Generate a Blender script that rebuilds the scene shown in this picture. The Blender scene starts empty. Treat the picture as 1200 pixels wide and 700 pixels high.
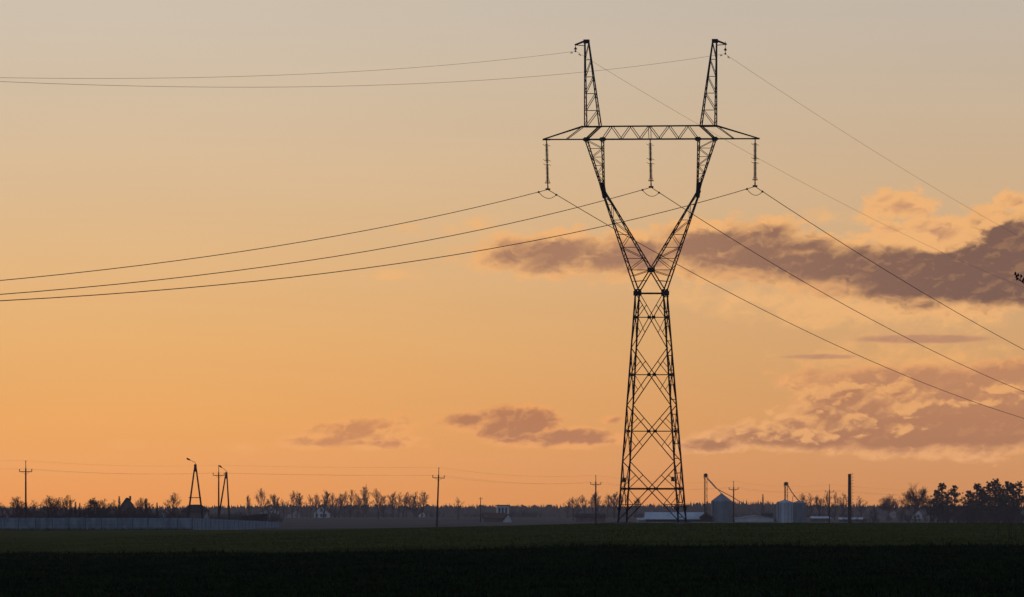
import bpy, math, random
from mathutils import Vector, Matrix

# ------------------------------------------------------------------ camera, sky, sun, exposure
S = bpy.context.scene
COL = S.collection
F, YH, EYE = 6000.0, 598.0, 1.7          # focal length and eye level measured on the 1200x700 photograph
HAZE_DENSITY, HAZE_LEN, HAZE_TOP = 0.00008, 4800.0, 47.0
SUN_AZ, SUN_EL = math.radians(-11), math.radians(1.2)

cam_d = bpy.data.cameras.new('camera')
cam_d.sensor_width = 36.0
cam_d.lens = 36.0 * F / 1200.0
cam_d.shift_y = (YH - 350.0) / 1200.0
cam_d.clip_start, cam_d.clip_end = 0.5, 30000
cam = bpy.data.objects.new('camera', cam_d)
cam.location = (0, 0, EYE)
cam.rotation_euler = (math.radians(90), 0, 0)
COL.objects.link(cam)
S.camera = cam

S.render.resolution_x, S.render.resolution_y = 1024, 597
S.view_settings.view_transform = 'Standard'
S.view_settings.look = 'None'
S.view_settings.exposure = 0
S.view_settings.gamma = 1
S.render.engine = 'CYCLES'
S.cycles.use_adaptive_sampling = False
S.cycles.use_denoising = True
S.cycles.denoiser = 'OPENIMAGEDENOISE'
S.cycles.denoising_input_passes = 'RGB_ALBEDO_NORMAL'
S.cycles.denoising_prefilter = 'ACCURATE'
S.cycles.max_bounces = 4
S.cycles.volume_bounces = 0


def lin(c):
    return tuple((v / 12.92 if v <= 0.04045 else ((v + 0.055) / 1.055) ** 2.4) for v in (x / 255.0 for x in c))


class Net:
    """short hand for building node trees"""
    def __init__(self, tree):
        self.t = tree

    def node(self, kind, **kw):
        n = self.t.nodes.new(kind)
        for k, v in kw.items():
            setattr(n, k, v)
        return n

    def put(self, sock, v):
        if isinstance(v, bpy.types.NodeSocket):
            self.t.links.new(v, sock)
        elif isinstance(v, (tuple, list)) and len(v) == 3 and sock.type == 'RGBA':
            sock.default_value = (*v, 1)
        else:
            sock.default_value = v

    def m(self, op, a, b=0.0, c=0.0, clamp=False):
        n = self.node('ShaderNodeMath', operation=op, use_clamp=clamp)
        for i, v in enumerate((a, b, c)):
            self.put(n.inputs[i], v)
        return n.outputs[0]

    def step(self, v, a, b, x=0.0, y=1.0):
        n = self.node('ShaderNodeMapRange', interpolation_type='SMOOTHSTEP')
        for i, q in enumerate((v, a, b, x, y)):
            self.put(n.inputs[i], q)
        return n.outputs[0]

    def mix(self, f, a, b, mode='MIX'):
        n = self.node('ShaderNodeMix', data_type='RGBA', blend_type=mode)
        self.put(n.inputs[0], f)
        self.put(n.inputs[6], a)
        self.put(n.inputs[7], b)
        return n.outputs[2]

    def xyz(self, x, y, z=0.0):
        n = self.node('ShaderNodeCombineXYZ')
        for i, v in enumerate((x, y, z)):
            self.put(n.inputs[i], v)
        return n.outputs[0]

    def noise(self, vec, scale=1.0, detail=6.0, rough=0.55, dist=0.0):
        n = self.node('ShaderNodeTexNoise')
        self.put(n.inputs['Vector'], vec)
        n.inputs['Scale'].default_value = scale
        n.inputs['Detail'].default_value = detail
        n.inputs['Roughness'].default_value = rough
        n.inputs['Distortion'].default_value = dist
        return n.outputs[0]

    def ramp(self, v, stops):
        n = self.node('ShaderNodeValToRGB')
        cr = n.color_ramp
        while len(cr.elements) < len(stops):
            cr.elements.new(0.5)
        for e, (p, c) in zip(cr.elements, stops):
            e.position = p
            e.color = (*c, 1)
        self.put(n.inputs[0], v)
        return n.outputs[0]


def build_sky():
    w = bpy.data.worlds.new('World')
    S.world = w
    w.use_nodes = True
    N = Net(w.node_tree)
    bg = w.node_tree.nodes['Background']
    tc = N.node('ShaderNodeTexCoord')
    sep = N.node('ShaderNodeSeparateXYZ')
    N.put(sep.inputs[0], tc.outputs['Generated'])
    dx, dy, dz = sep.outputs
    az = N.m('ARCTAN2', dx, dy)
    el = N.m('ARCSINE', dz)
    # dusk glow by height above the horizon (radians)
    glow = N.ramp(N.m('DIVIDE', el, 0.1), [
        (0.000, lin((228, 145, 68))),
        (0.050, lin((229, 150, 74))),
        (0.180, lin((233, 164, 89))),
        (0.330, lin((231, 174, 107))),
        (0.500, lin((225, 181, 128))),
        (0.663, lin((218, 186, 147))),
        (0.820, lin((211, 189, 161))),
        (0.963, lin((206, 191, 172)))])
    veil = N.noise(N.xyz(N.m('MULTIPLY', az, 9.0), N.m('MULTIPLY', el, 55.0)), 1.0, 5.0, .55)
    veil = N.m('MULTIPLY_ADD', N.m('SUBTRACT', veil, .5), .09, 1.0)
    glow = N.mix(1.0, glow, N.xyz(veil, veil, veil), 'MULTIPLY')
    rel = N.m('SUBTRACT', az, -0.085)
    low = N.step(el, 0.07, 0.01)
    across = N.step(rel, 0.0, 0.19)
    tint = N.mix(low, lin((241, 241, 243)), lin((226, 232, 262)))
    glow = N.mix(1.0, glow, N.mix(across, (1.0, 1.0, 1.0), tint), 'MULTIPLY')
    # the air near the ground takes light out of the low sky; the glow behind it is that much stronger
    path = N.m('MINIMUM', HAZE_LEN, N.m('DIVIDE', HAZE_TOP, N.m('MAXIMUM', el, 0.001)))
    lift = N.m('MINIMUM', N.m('EXPONENT', N.m('MULTIPLY', path, HAZE_DENSITY * 0.94)), 2.0)
    # the rest of the dome: Nishita sky with the sun at the horizon, cooled towards dusk blue
    sky = N.node('ShaderNodeTexSky', sky_type='NISHITA')
    sky.sun_disc = False
    sky.sun_elevation = SUN_EL
    sky.sun_rotation = SUN_AZ
    sky.air_density, sky.dust_density, sky.ozone_density = 1.0, 0.6, 2.0
    dome = N.mix(1.0, sky.outputs[0], (0.05, 0.05, 0.05), 'MULTIPLY')
    dome = N.mix(1.0, dome, (0.125, 0.165, 0.265), 'ADD')
    wgt = N.m('MULTIPLY', N.step(N.m('ABSOLUTE', rel), 0.9, 0.18), N.step(el, 0.5, 0.09))
    base = N.mix(wgt, dome, glow)

    # ---- clouds: laid out by direction (azimuth, elevation)
    U = N.m('MULTIPLY_ADD', az, F, 600.0)
    V = N.m('MULTIPLY_ADD', el, -F, YH)

    def field(su, sv, seed, du=0.0, dv=0.0, detail=7.0, rough=0.56, dist=0.0):
        n = N.node('ShaderNodeTexNoise', noise_dimensions='2D')
        N.put(n.inputs['Vector'], N.xyz(N.m('MULTIPLY_ADD', U, 1.0 / su, du / su + seed * 7.3), N.m('MULTIPLY_ADD', V, 1.0 / sv, dv / sv + seed * 3.1)))
        n.inputs['Scale'].default_value = 1.0
        n.inputs['Detail'].default_value = detail
        n.inputs['Roughness'].default_value = rough
        n.inputs['Distortion'].default_value = dist
        return n.outputs[0]

    def billow(su, sv, seed, du, dv, bend):
        """rounded cauliflower heads: inverted cell distance, bent by a little noise"""
        v = N.node('ShaderNodeTexVoronoi', feature='SMOOTH_F1', voronoi_dimensions='2D')
        v.inputs['Scale'].default_value = 1.0
        v.inputs['Detail'].default_value = 2.0
        v.inputs['Roughness'].default_value = 0.5
        v.inputs['Lacunarity'].default_value = 2.1
        v.inputs['Smoothness'].default_value = 0.35
        N.put(v.inputs['Vector'], N.xyz(N.m('ADD', N.m('MULTIPLY_ADD', U, 1.0 / su, du / su + seed), bend), N.m('SUBTRACT', N.m('MULTIPLY_ADD', V, 1.0 / sv, dv / sv + seed), bend)))
        return N.m('SUBTRACT', 1.0, v.outputs['Distance'])

    n_big = field(130, 44, 3.7, dist=0.3)
    n_lit = field(130, 44, 3.7, -8, -7, dist=0.3)
    n_fine = field(26, 15, 9.1, rough=0.62, dist=0.4)
    bend = N.m('MULTIPLY', N.m('SUBTRACT', field(34, 22, 5.0, detail=3.0), 0.5), 1.1)
    n_bil = billow(40, 24, 2.3, 0, 0, bend)
    n_bil_lit = billow(40, 24, 2.3, -4, -4.5, bend)

    BIL_MEAN = 0.36

    def body(shapes, k, kb, kf=0.35):
        M = None
        for (cx, cy, rx, ry, amp) in shapes:
            a = N.m('MULTIPLY', N.m('SUBTRACT', U, cx), 1.0 / rx)
            b = N.m('MULTIPLY', N.m('SUBTRACT', V, cy), 1.0 / ry)
            r = N.m('SQRT', N.m('ADD', N.m('MULTIPLY', a, a), N.m('MULTIPLY', b, b)))
            v = N.m('MULTIPLY', N.m('SUBTRACT', 1.0, r), amp)
            M = v if M is None else N.m('SMOOTH_MAX', M, v, 0.2)
        n = N.m('MULTIPLY', N.m('SUBTRACT', n_big, 0.5), k)
        n = N.m('MULTIPLY_ADD', N.m('SUBTRACT', n_bil, BIL_MEAN), kb, n)
        soft = N.m('ADD', M, n)
        return N.m('MULTIPLY_ADD', N.m('SUBTRACT', n_fine, 0.5), kf, soft), soft

    # + on the flanks of the billows that face the glow
    relief = N.m('ADD', N.m('MULTIPLY', N.m('SUBTRACT', n_big, n_lit), 1.6), N.m('MULTIPLY', N.m('SUBTRACT', n_bil, n_bil_lit), 1.3))
    flank = N.step(N.m('MULTIPLY_ADD', N.m('SUBTRACT', n_fine, 0.5), 0.25, relief), 0.02, 0.45)

    def lay(below, d, edge, core, rim_c, core_c, strength=1.0, rel_k=1.0, lit=0.6):
        cover = N.m('MULTIPLY', N.step(d[0], edge[0], edge[1]), strength)
        thick = N.step(N.m('MULTIPLY_ADD', relief, -rel_k, N.m('ADD', N.m('MULTIPLY', d[0], .2), N.m('MULTIPLY', d[1], .8))), core[0], core[1])
        col = N.mix(thick, rim_c, core_c)
        return N.mix(cover, below, N.mix(N.m('MULTIPLY', flank, lit), col, rim_c))

    rim_hi, rim_lo = lin((234, 175, 114)), lin((229, 158, 91))
    # pale high wisps
    d = body([(480, 266, 34, 10, .8), (560, 264, 85, 18, .8), (465, 324, 46, 9, .8), (600, 276, 80, 20, .8), (150, 522, 34, 9, .8),
              (285, 525, 30, 8, .6), (1190, 240, 40, 18, 1.0), (975, 258, 60, 16, .9), (1010, 362, 230, 34, 1.0), (800, 345, 90, 22, .6),
              (880, 350, 130, 24, .8), (190, 394, 30, 5, .4), (1060, 422, 180, 26, .7), (760, 305, 60, 40, .8), (3, 378, 14, 8, .8)], 1.0, .5, .7)
    c = lay(base, d, (0.0, 0.8), (0.7, 1.5), N.mix(N.step(V, 340, 500), lin((236, 179, 117)), lin((233, 163, 91))), N.mix(N.step(V, 340, 500), lin((205, 152, 114)), lin((222, 154, 94))), 0.85, .3, .3)
    # the long dark band across the upper right
    d = body([(640, 298, 115, 34, 1.9), (735, 299, 110, 34, 1.9), (690, 298, 60, 26, 1.3), (840, 293, 105, 42, 2.1), (930, 303, 120, 42, 2.1), (905, 272, 66, 24, 1.4), (1000, 314, 120, 44, 2.1),
              (1080, 326, 150, 50, 2.5), (1190, 305, 120, 70, 2.9), (1150, 332, 150, 44, 2.4)], 1.25, .6, .5)
    c = lay(c, d, (0.0, 0.55), (0.2, 1.35), rim_hi, N.mix(N.step(U, 640, 1170), lin((168, 123, 95)), lin((124, 92, 78))), 1.0, .5, .14)
    # glowing shreds across its underside
    d = body([(965, 338, 66, 13, 1.1), (875, 322, 60, 9, 1.0), (1085, 352, 60, 7, .8), (945, 296, 40, 7, .6), (700, 324, 60, 7, .8), (820, 300, 40, 8, .6)], 1.0, .7, .6)
    c = lay(c, d, (0.0, 0.9), (0.8, 1.9), lin((226, 166, 110)), lin((196, 142, 106)), .75, .4, .4)
    # sunlit billows riding on top of the band
    d = body([(1058, 244, 60, 26, 1.6), (1092, 272, 72, 28, 2.0), (1010, 277, 60, 13, 1.2), (1050, 272, 66, 20, 1.4), (1195, 240, 44, 20, 1.6), (930, 262, 30, 9, .8), (830, 264, 56, 11, 1.0), (905, 258, 44, 11, 1.0), (755, 275, 50, 10, .8), (660, 274, 56, 9, .8), (1165, 256, 44, 12, 1.1)], .9, .9, .6)
    c = lay(c, d, (0.0, 0.7), (0.7, 2.2), lin((237, 177, 115)), lin((194, 141, 106)), .95, 1.0, .6)
    # thin streaks
    d = body([(1080, 398, 105, 7, 1.3), (960, 418.5, 66, 4.6, 1.1)], .6, .0, .2)
    c = lay(c, d, (0.0, 0.7), (0.1, 0.8), lin((214, 160, 108)), lin((184, 134, 103)), .9, .2, .2)
    # broad cumulus at lower right: a flat sheet above, heaped heads below
    d = body([(1085, 448, 205, 24, 2.0), (1185, 440, 90, 24, 1.8), (1150, 490, 170, 56, 2.6), (1060, 506, 190, 36, 2.3), (1000, 480, 90, 46, 2.0), (935, 514, 135, 20, 1.8), (835, 522, 76, 13, 1.3)], .7, .55, .4)
    c = lay(c, d, (0.0, 0.5), (0.15, 1.25), lin((227, 162, 101)), N.mix(N.step(V, 430, 535), lin((188, 131, 92)), lin((170, 115, 78))), 1.0, .6, .12)
    d = body([(985, 466, 66, 30, 1.5), (1040, 462, 46, 24, 1.4), (940, 500, 60, 20, 1.2), (1010, 492, 60, 18, 1.0), (1165, 456, 52, 9, 1.0), (1120, 472, 46, 7, .9), (890, 514, 60, 10, 1.0)], .8, 1.5, .5)
    c = lay(c, d, (0.0, 0.55), (0.25, 1.5), lin((230, 166, 102)), lin((180, 123, 85)), .85, 1.2, .7)
    # small cumulus low in the middle
    d = body([(606, 497, 66, 30, 2.7), (596, 490, 40, 22, 1.6), (548, 495, 44, 15, 1.8), (664, 512, 84, 16, 2.2), (703, 516, 50, 9, 1.4), (640, 516, 104, 9, 1.4), (718, 492, 26, 9, .9)], .55, .55, .4)
    c = lay(c, d, (0.0, 0.6), (0.25, 1.3), rim_lo, lin((180, 120, 80)), 1.0, .8, .3)
    d = body([(415, 506, 74, 22, 2.0), (452, 500, 44, 17, 1.6), (440, 518, 80, 12, 1.6), (380, 518, 64, 12, 1.6), (468, 497, 32, 12, 1.1)], .6, .9, .5)
    c = lay(c, d, (0.0, 0.65), (0.35, 1.5), lin((232, 161, 91)), lin((198, 132, 82)), .95, 1.0, .5)
    lift = N.xyz(lift, lift, lift)
    base, c = N.mix(1.0, base, lift, 'MULTIPLY'), N.mix(1.0, c, lift, 'MULTIPLY')
    N.put(bg.inputs[0], base)
    bg.inputs[1].default_value = 1.0
    bg_c = N.node('ShaderNodeBackground')
    N.put(bg_c.inputs[0], c)
    near = N.m('MULTIPLY', N.m('LESS_THAN', N.m('ABSOLUTE', az), 0.19), N.m('LESS_THAN', N.m('ABSOLUTE', N.m('SUBTRACT', el, 0.035)), 0.055))
    mx = N.node('ShaderNodeMixShader')
    N.put(mx.inputs[0], near)
    w.node_tree.links.new(bg.outputs[0], mx.inputs[1])
    w.node_tree.links.new(bg_c.outputs[0], mx.inputs[2])
    w.node_tree.links.new(mx.outputs[0], w.node_tree.nodes['World Output'].inputs[0])
    w.cycles.sampling_method = 'MANUAL'
    w.cycles.sample_map_resolution = 1024


build_sky()

sun_d = bpy.data.lights.new('sun', 'SUN')
sun_d.energy = 0.25
sun_d.angle = math.radians(0.5)
sun_d.color = (1.0, 0.62, 0.34)
sun = bpy.data.objects.new('sun', sun_d)
sv = Vector((math.sin(SUN_AZ) * math.cos(SUN_EL), math.cos(SUN_AZ) * math.cos(SUN_EL), math.sin(SUN_EL)))
sun.rotation_euler = sv.to_track_quat('Z', 'Y').to_euler()
sun.location = (-60, 200, 80)
COL.objects.link(sun)


# ------------------------------------------------------------------ helpers
def tag(o, label=None, cat=None, group=None, kind=None):
    if label:
        o['label'] = label
    if cat:
        o['category'] = cat
    if group:
        o['group'] = group
    if kind:
        o['kind'] = kind
    return o


def thing(name, label, cat, loc=(0, 0, 0), rz=0.0, group=None):
    o = bpy.data.objects.new(name, None)
    o.empty_display_size = 0.3
    o.location = loc
    o.rotation_euler = (0, 0, rz)
    COL.objects.link(o)
    return tag(o, label, cat, group)


class MB:
    """collects geometry and links it as ONE mesh object"""
    def __init__(self):
        self.v, self.f, self.mi = [], [], []

    def add(self, verts, faces, mi=0):
        n = len(self.v)
        self.v += [tuple(p) for p in verts]
        self.f += [tuple(i + n for i in f) for f in faces]
        self.mi += [mi] * len(faces)

    def box(self, c, s, rz=0.0, mi=0):
        ca, sa = math.cos(rz), math.sin(rz)
        vs = []
        for sx, sy, sz in ((-1, -1, -1), (1, -1, -1), (1, 1, -1), (-1, 1, -1), (-1, -1, 1), (1, -1, 1), (1, 1, 1), (-1, 1, 1)):
            x, y, z = sx * s[0] / 2, sy * s[1] / 2, sz * s[2] / 2
            vs.append((c[0] + x * ca - y * sa, c[1] + x * sa + y * ca, c[2] + z))
        self.add(vs, [(0, 3, 2, 1), (4, 5, 6, 7), (0, 1, 5, 4), (1, 2, 6, 5), (2, 3, 7, 6), (3, 0, 4, 7)], mi)

    def frame_of(self, p, q, up=None):
        d = (Vector(q) - Vector(p)).normalized()
        a = Vector(up) if up is not None else (Vector((0, 0, 1)) if abs(d.z) < 0.95 else Vector((0, 1, 0)))
        x = d.cross(a)
        if x.length < 1e-6:
            x = d.cross(Vector((1, 0.3, 0)))
        x.normalize()
        return x, d.cross(x).normalized()

    def angle(self, p, q, w, t=None, up=None):
        """steel angle section between two points"""
        w *= 0.8
        t = t or w * 0.16
        x, y = self.frame_of(p, q, up)
        prof = [(-w / 2, -w / 2), (w / 2, -w / 2), (w / 2, -w / 2 + t), (-w / 2 + t, -w / 2 + t), (-w / 2 + t, w / 2), (-w / 2, w / 2)]
        vs = [Vector(p) + x * a + y * b for a, b in prof] + [Vector(q) + x * a + y * b for a, b in prof]
        fs = [(i, (i + 1) % 6, (i + 1) % 6 + 6, i + 6) for i in range(6)] + [(5, 4, 3, 2, 1, 0), (6, 7, 8, 9, 10, 11)]
        self.add(vs, fs)

    def tube(self, pts, radii, n=6, caps=True, mi=0):
        pts = [Vector(p) for p in pts]
        if not isinstance(radii, (list, tuple)):
            radii = [radii] * len(pts)
        base = len(self.v)
        vs = []
        px = None
        for i, p in enumerate(pts):
            d = (pts[min(i + 1, len(pts) - 1)] - pts[max(i - 1, 0)])
            d = d.normalized() if d.length > 0 else Vector((0, 0, 1))
            if px is None:
                a = Vector((0, 0, 1)) if abs(d.z) < 0.95 else Vector((0, 1, 0))
                x = d.cross(a).normalized()
            else:
                x = (px - d * px.dot(d))
                x = x.normalized() if x.length > 1e-6 else d.orthogonal().normalized()
            px = x
            y = d.cross(x)
            for k in range(n):
                a = 2 * math.pi * k / n
                vs.append(p + (x * math.cos(a) + y * math.sin(a)) * radii[i])
        fs = []
        for i in range(len(pts) - 1):
            for k in range(n):
                k2 = (k + 1) % n
                fs.append((i * n + k, i * n + k2, (i + 1) * n + k2, (i + 1) * n + k))
        if caps:
            fs.append(tuple(range(n - 1, -1, -1)))
            fs.append(tuple((len(pts) - 1) * n + k for k in range(n)))
        self.add(vs, fs, mi)

    def lathe(self, c, prof, n=16, mi=0):
        """prof: list of (radius, height) about a vertical axis at c"""
        vs = [(c[0] + r * math.cos(2 * math.pi * k / n), c[1] + r * math.sin(2 * math.pi * k / n), c[2] + z) for r, z in prof for k in range(n)]
        fs = [(i * n + k, i * n + (k + 1) % n, (i + 1) * n + (k + 1) % n, (i + 1) * n + k) for i in range(len(prof) - 1) for k in range(n)]
        fs.append(tuple(range(n - 1, -1, -1)))
        fs.append(tuple((len(prof) - 1) * n + k for k in range(n)))
        self.add(vs, fs, mi)

    def prism(self, outline, y0, y1, mi=0):
        """outline in (x, z), extruded along y"""
        n = len(outline)
        vs = [(x, y0, z) for x, z in outline] + [(x, y1, z) for x, z in outline]
        fs = [tuple(range(n)), tuple(range(2 * n - 1, n - 1, -1))] + [(i, i + n, (i + 1) % n + n, (i + 1) % n) for i in range(n)]
        self.add(vs, fs, mi)

    def build(self, name, mat, parent=None, smooth=False, loc=None):
        me = bpy.data.meshes.new(name)
        me.from_pydata(self.v, [], self.f)
        for m in (mat if isinstance(mat, (list, tuple)) else [mat]):
            me.materials.append(m)
        if any(self.mi):
            me.polygons.foreach_set('material_index', self.mi)
        if smooth:
            me.polygons.foreach_set('use_smooth', [True] * len(self.f))
        me.update()
        o = bpy.data.objects.new(name, me)
        COL.objects.link(o)
        if parent is not None:
            o.parent = parent
        if loc is not None:
            o.location = loc
        return o


def copy_tree(o, parent=None):
    c = o.copy()
    COL.objects.link(c)
    c.parent = parent
    for ch in list(o.children):
        copy_tree(ch, c)
    return c


def material(name, col, rough=0.8, var=0.35, scale=3.0, metal=0.0, bump=0.0, col2=None, stretch=(1, 1, 1)):
    m = bpy.data.materials.new(name)
    m.use_nodes = True
    N = Net(m.node_tree)
    p = m.node_tree.nodes['Principled BSDF']
    tc = N.node('ShaderNodeTexCoord')
    mp = N.node('ShaderNodeMapping')
    mp.inputs['Scale'].default_value = stretch
    N.put(mp.inputs[0], tc.outputs['Object'])
    n = N.noise(mp.outputs[0], scale, 5.0, 0.6)
    c2 = col2 or tuple(v * (1 - var) for v in col)
    N.put(p.inputs['Base Color'], N.mix(N.step(n, 0.3, 0.7), col, c2))
    p.inputs['Roughness'].default_value = rough
    p.inputs['Metallic'].default_value = metal
    p.inputs['Specular IOR Level'].default_value = 0.0 if rough >= 0.85 else 0.25
    if bump:
        b = N.node('ShaderNodeBump')
        b.inputs['Strength'].default_value = bump
        N.put(b.inputs['Height'], n)
        N.put(p.inputs['Normal'], b.outputs[0])
    return m


M = {
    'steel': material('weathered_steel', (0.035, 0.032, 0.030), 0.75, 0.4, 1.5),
    'bolt': material('dark_steel', (0.025, 0.023, 0.022), 0.7, 0.3, 2),
    'plate': material('enamel_plate', (0.05, 0.045, 0.03), 0.6, 0.3, 3),
    'footing': material('footing_concrete', (0.16, 0.15, 0.14), 0.95, 0.35, 3),
    'glass_ins': material('brown_porcelain', (0.05, 0.03, 0.022), 0.35, 0.3, 5),
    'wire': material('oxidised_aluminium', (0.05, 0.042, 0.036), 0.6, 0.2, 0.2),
    'thin_wire': material('galvanised_strand', (0.16, 0.14, 0.12), 0.6, 0.2, 0.2),
    'pole': material('tarred_pole', (0.05, 0.042, 0.036), 0.9, 0.4, 1.5, stretch=(3, 3, .3)),
    'concrete': material('fence_concrete', (0.27, 0.32, 0.36), 0.95, 0.45, 0.35),
    'concrete2': material('fence_post_concrete', (0.13, 0.14, 0.145), 0.95, 0.4, 0.6),
    'render': material('pale_render', (0.66, 0.64, 0.62), 0.9, 0.22, 0.5),
    'render2': material('grey_render', (0.36, 0.34, 0.33), 0.9, 0.3, 0.5),
    'brown': material('brown_wall', (0.16, 0.12, 0.10), 0.9, 0.3, 0.5),
    'darkroof': material('dark_roof', (0.055, 0.045, 0.042), 0.85, 0.35, 0.8),
    'redroof': material('brown_roof', (0.13, 0.075, 0.055), 0.85, 0.35, 0.8),
    'paleroof': material('fibre_cement_roof', (0.55, 0.58, 0.60), 0.8, 0.3, 0.25, stretch=(1, .2, 1)),
    'dark': material('dark_opening', (0.02, 0.018, 0.018), 0.9, 0.3, 0.6),
    'glass': material('window_glass', (0.03, 0.035, 0.04), 0.15, 0.2, 1),
    'trim': material('window_trim', (0.5, 0.48, 0.45), 0.8, 0.2, 2),
    'zinc': material('galvanised_sheet', (0.58, 0.62, 0.64), 0.55, 0.4, 0.45, metal=0.25, stretch=(1, 1, .35)),
    'zincdark': material('weathered_zinc', (0.27, 0.30, 0.32), 0.6, 0.4, 0.45, metal=0.2, stretch=(1, 1, .35)),
    'rust': material('rusted_steel', (0.03, 0.024, 0.022), 0.85, 0.4, 0.8),
    'shedwood': material('dark_timber', (0.035, 0.028, 0.025), 0.9, 0.4, 0.7, stretch=(2, 2, .3)),
    'bark': material('bark', (0.055, 0.043, 0.036), 0.95, 0.4, 6),
    'twig': material('bare_twigs', (0.065, 0.045, 0.038), 0.95, 0.35, 1.5),
    'needles': material('pine_needles', (0.022, 0.027, 0.018), 0.9, 0.45, 1.2, col2=(0.034, 0.038, 0.022)),
    'scrub': material('brown_scrub', (0.045, 0.041, 0.042), 0.95, 0.45, 0.15),
    'forest': material('far_wood', (0.030, 0.034, 0.026), 0.95, 0.5, 0.03, col2=(0.055, 0.042, 0.034)),
    'soil': material('soil_heap', (0.03, 0.024, 0.018), 0.95, 0.4, 2),
    'blade': material('crop_leaves', (0.022, 0.040, 0.013), 0.85, 0.5, 0.35, col2=(0.004, 0.010, 0.004)),
    'turf': material('short_turf', (0.075, 0.077, 0.018), 0.9, 0.4, 0.12, col2=(0.050, 0.055, 0.013), stretch=(.3, 1, 1)),
}

# ------------------------------------------------------------------ the ground
YS = [-400, 0, 60, 150, 260, 408, 430, 600, 780, 1000, 1500, 2500, 4000, 7000]
ZL = [0, 0, 0, -.25, -.45, -.72, -.76, -1.05, -1.4, -2.3, -2.6, -2.6, -4, -4]
ZM = [0, 0, 0, -.02, .08, .22, .20, -.30, -1.2, -2.0, -2.4, -1.7, -4, -4]
ZR = [0, 0, 0, .10, .30, .60, .62, .10, -.6, -1.6, -2.4, -2.2, -4, -4]


def interp(xs, zs, x):
    if x <= xs[0]:
        return zs[0]
    for i in range(len(xs) - 1):
        if x <= xs[i + 1]:
            t = (x - xs[i]) / (xs[i + 1] - xs[i])
            return zs[i] + (zs[i + 1] - zs[i]) * t
    return zs[-1]


def ground_z(x, y):
    u = x / max(y, 60.0)
    a, b, c = interp(YS, ZL, y), interp(YS, ZM, y), interp(YS, ZR, y)
    if u <= -0.085:
        return a
    if u <= -0.015:
        t = (u + 0.085) / 0.07
        return a + (b - a) * t
    if u <= 0.02:
        t = (u + 0.015) / 0.035
        return b + (c - b) * t
    return c


def at(px, py, y):
    """a point that stands y metres out, in the direction of a position in the photograph"""
    return Vector(((px - 600.0) / F * y, y, EYE + (YH - py) / F * y))


def foot(px, y):
    x = (px - 600.0) / F * y
    return Vector((x, y, ground_z(x, y)))


def ground_material():
    m = bpy.data.materials.new('ground')
    m.use_nodes = True
    N = Net(m.node_tree)
    p = m.node_tree.nodes['Principled BSDF']
    g = N.node('ShaderNodeNewGeometry')
    sep = N.node('ShaderNodeSeparateXYZ')
    N.put(sep.inputs[0], g.outputs['Position'])
    x, y, _ = sep.outputs
    n1 = N.noise(N.xyz(N.m('MULTIPLY', x, .25), N.m('MULTIPLY', y, .06)), 1.0, 6, .6)
    n2 = N.noise(N.xyz(N.m('MULTIPLY', x, 2.0), N.m('MULTIPLY', y, .6)), 1.0, 5, .65)
    n3 = N.noise(N.xyz(N.m('MULTIPLY', x, .008), N.m('MULTIPLY', y, .02)), 1.0, 4, .55)
    rows = N.noise(N.xyz(N.m('MULTIPLY', x, .004), N.m('MULTIPLY', y, .05)), 1.0, 3, .6)
    crop = N.mix(n2, (0.003, 0.007, 0.003), (0.016, 0.026, 0.009))
    turf = N.mix(N.step(n1, .3, .7), (0.080, 0.078, 0.020), (0.056, 0.058, 0.015))
    turf = N.mix(N.m('MULTIPLY', N.step(n2, .35, .75), .5), turf, (0.040, 0.040, 0.012))
    turf = N.mix(N.m('MULTIPLY', N.step(rows, .52, .66), .45), turf, (0.105, 0.096, 0.028))
    wob = N.m('ADD', y, N.m('MULTIPLY', N.m('SUBTRACT', N.noise(N.xyz(N.m('MULTIPLY', x, .05), 0.0), 1.0, 3, .5), .5), 6.0))
    for yc in (231.0, 239.0, 300.0, 318.0):
        line = N.step(N.m('ABSOLUTE', N.m('SUBTRACT', wob, yc)), 2.2, .8)
        turf = N.mix(N.m('MULTIPLY', line, N.m('MULTIPLY', N.step(n1, .35, .6), .7)), turf, (0.020, 0.019, 0.009))
    soil = N.mix(N.step(n3, .38, .62), (0.135, 0.105, 0.088), (0.085, 0.070, 0.055))
    soil = N.mix(N.m('MULTIPLY', N.step(rows, .5, .62), .55), soil, (0.19, 0.16, 0.135))
    edge = N.m('ADD', y, N.m('MULTIPLY', N.m('SUBTRACT', n1, .5), 10.0))
    edge = N.m('SUBTRACT', edge, N.step(x, -4.0, -26.0, 0.0, 40.0))
    c = N.mix(N.step(edge, 211.0, 215.0), crop, turf)
    far = N.m('ADD', y, N.m('MULTIPLY', N.m('SUBTRACT', n1, .5), 40.0))
    c = N.mix(N.step(far, 860.0, 900.0), c, soil)
    N.put(p.inputs['Base Color'], c)
    p.inputs['Roughness'].default_value = 0.95
    p.inputs['Specular IOR Level'].default_value = 0.0
    b = N.node('ShaderNodeBump')
    b.inputs['Strength'].default_value = 0.6
    b.inputs['Distance'].default_value = 0.15
    N.put(b.inputs['Height'], n2)
    N.put(p.inputs['Normal'], b.outputs[0])
    return m


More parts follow.
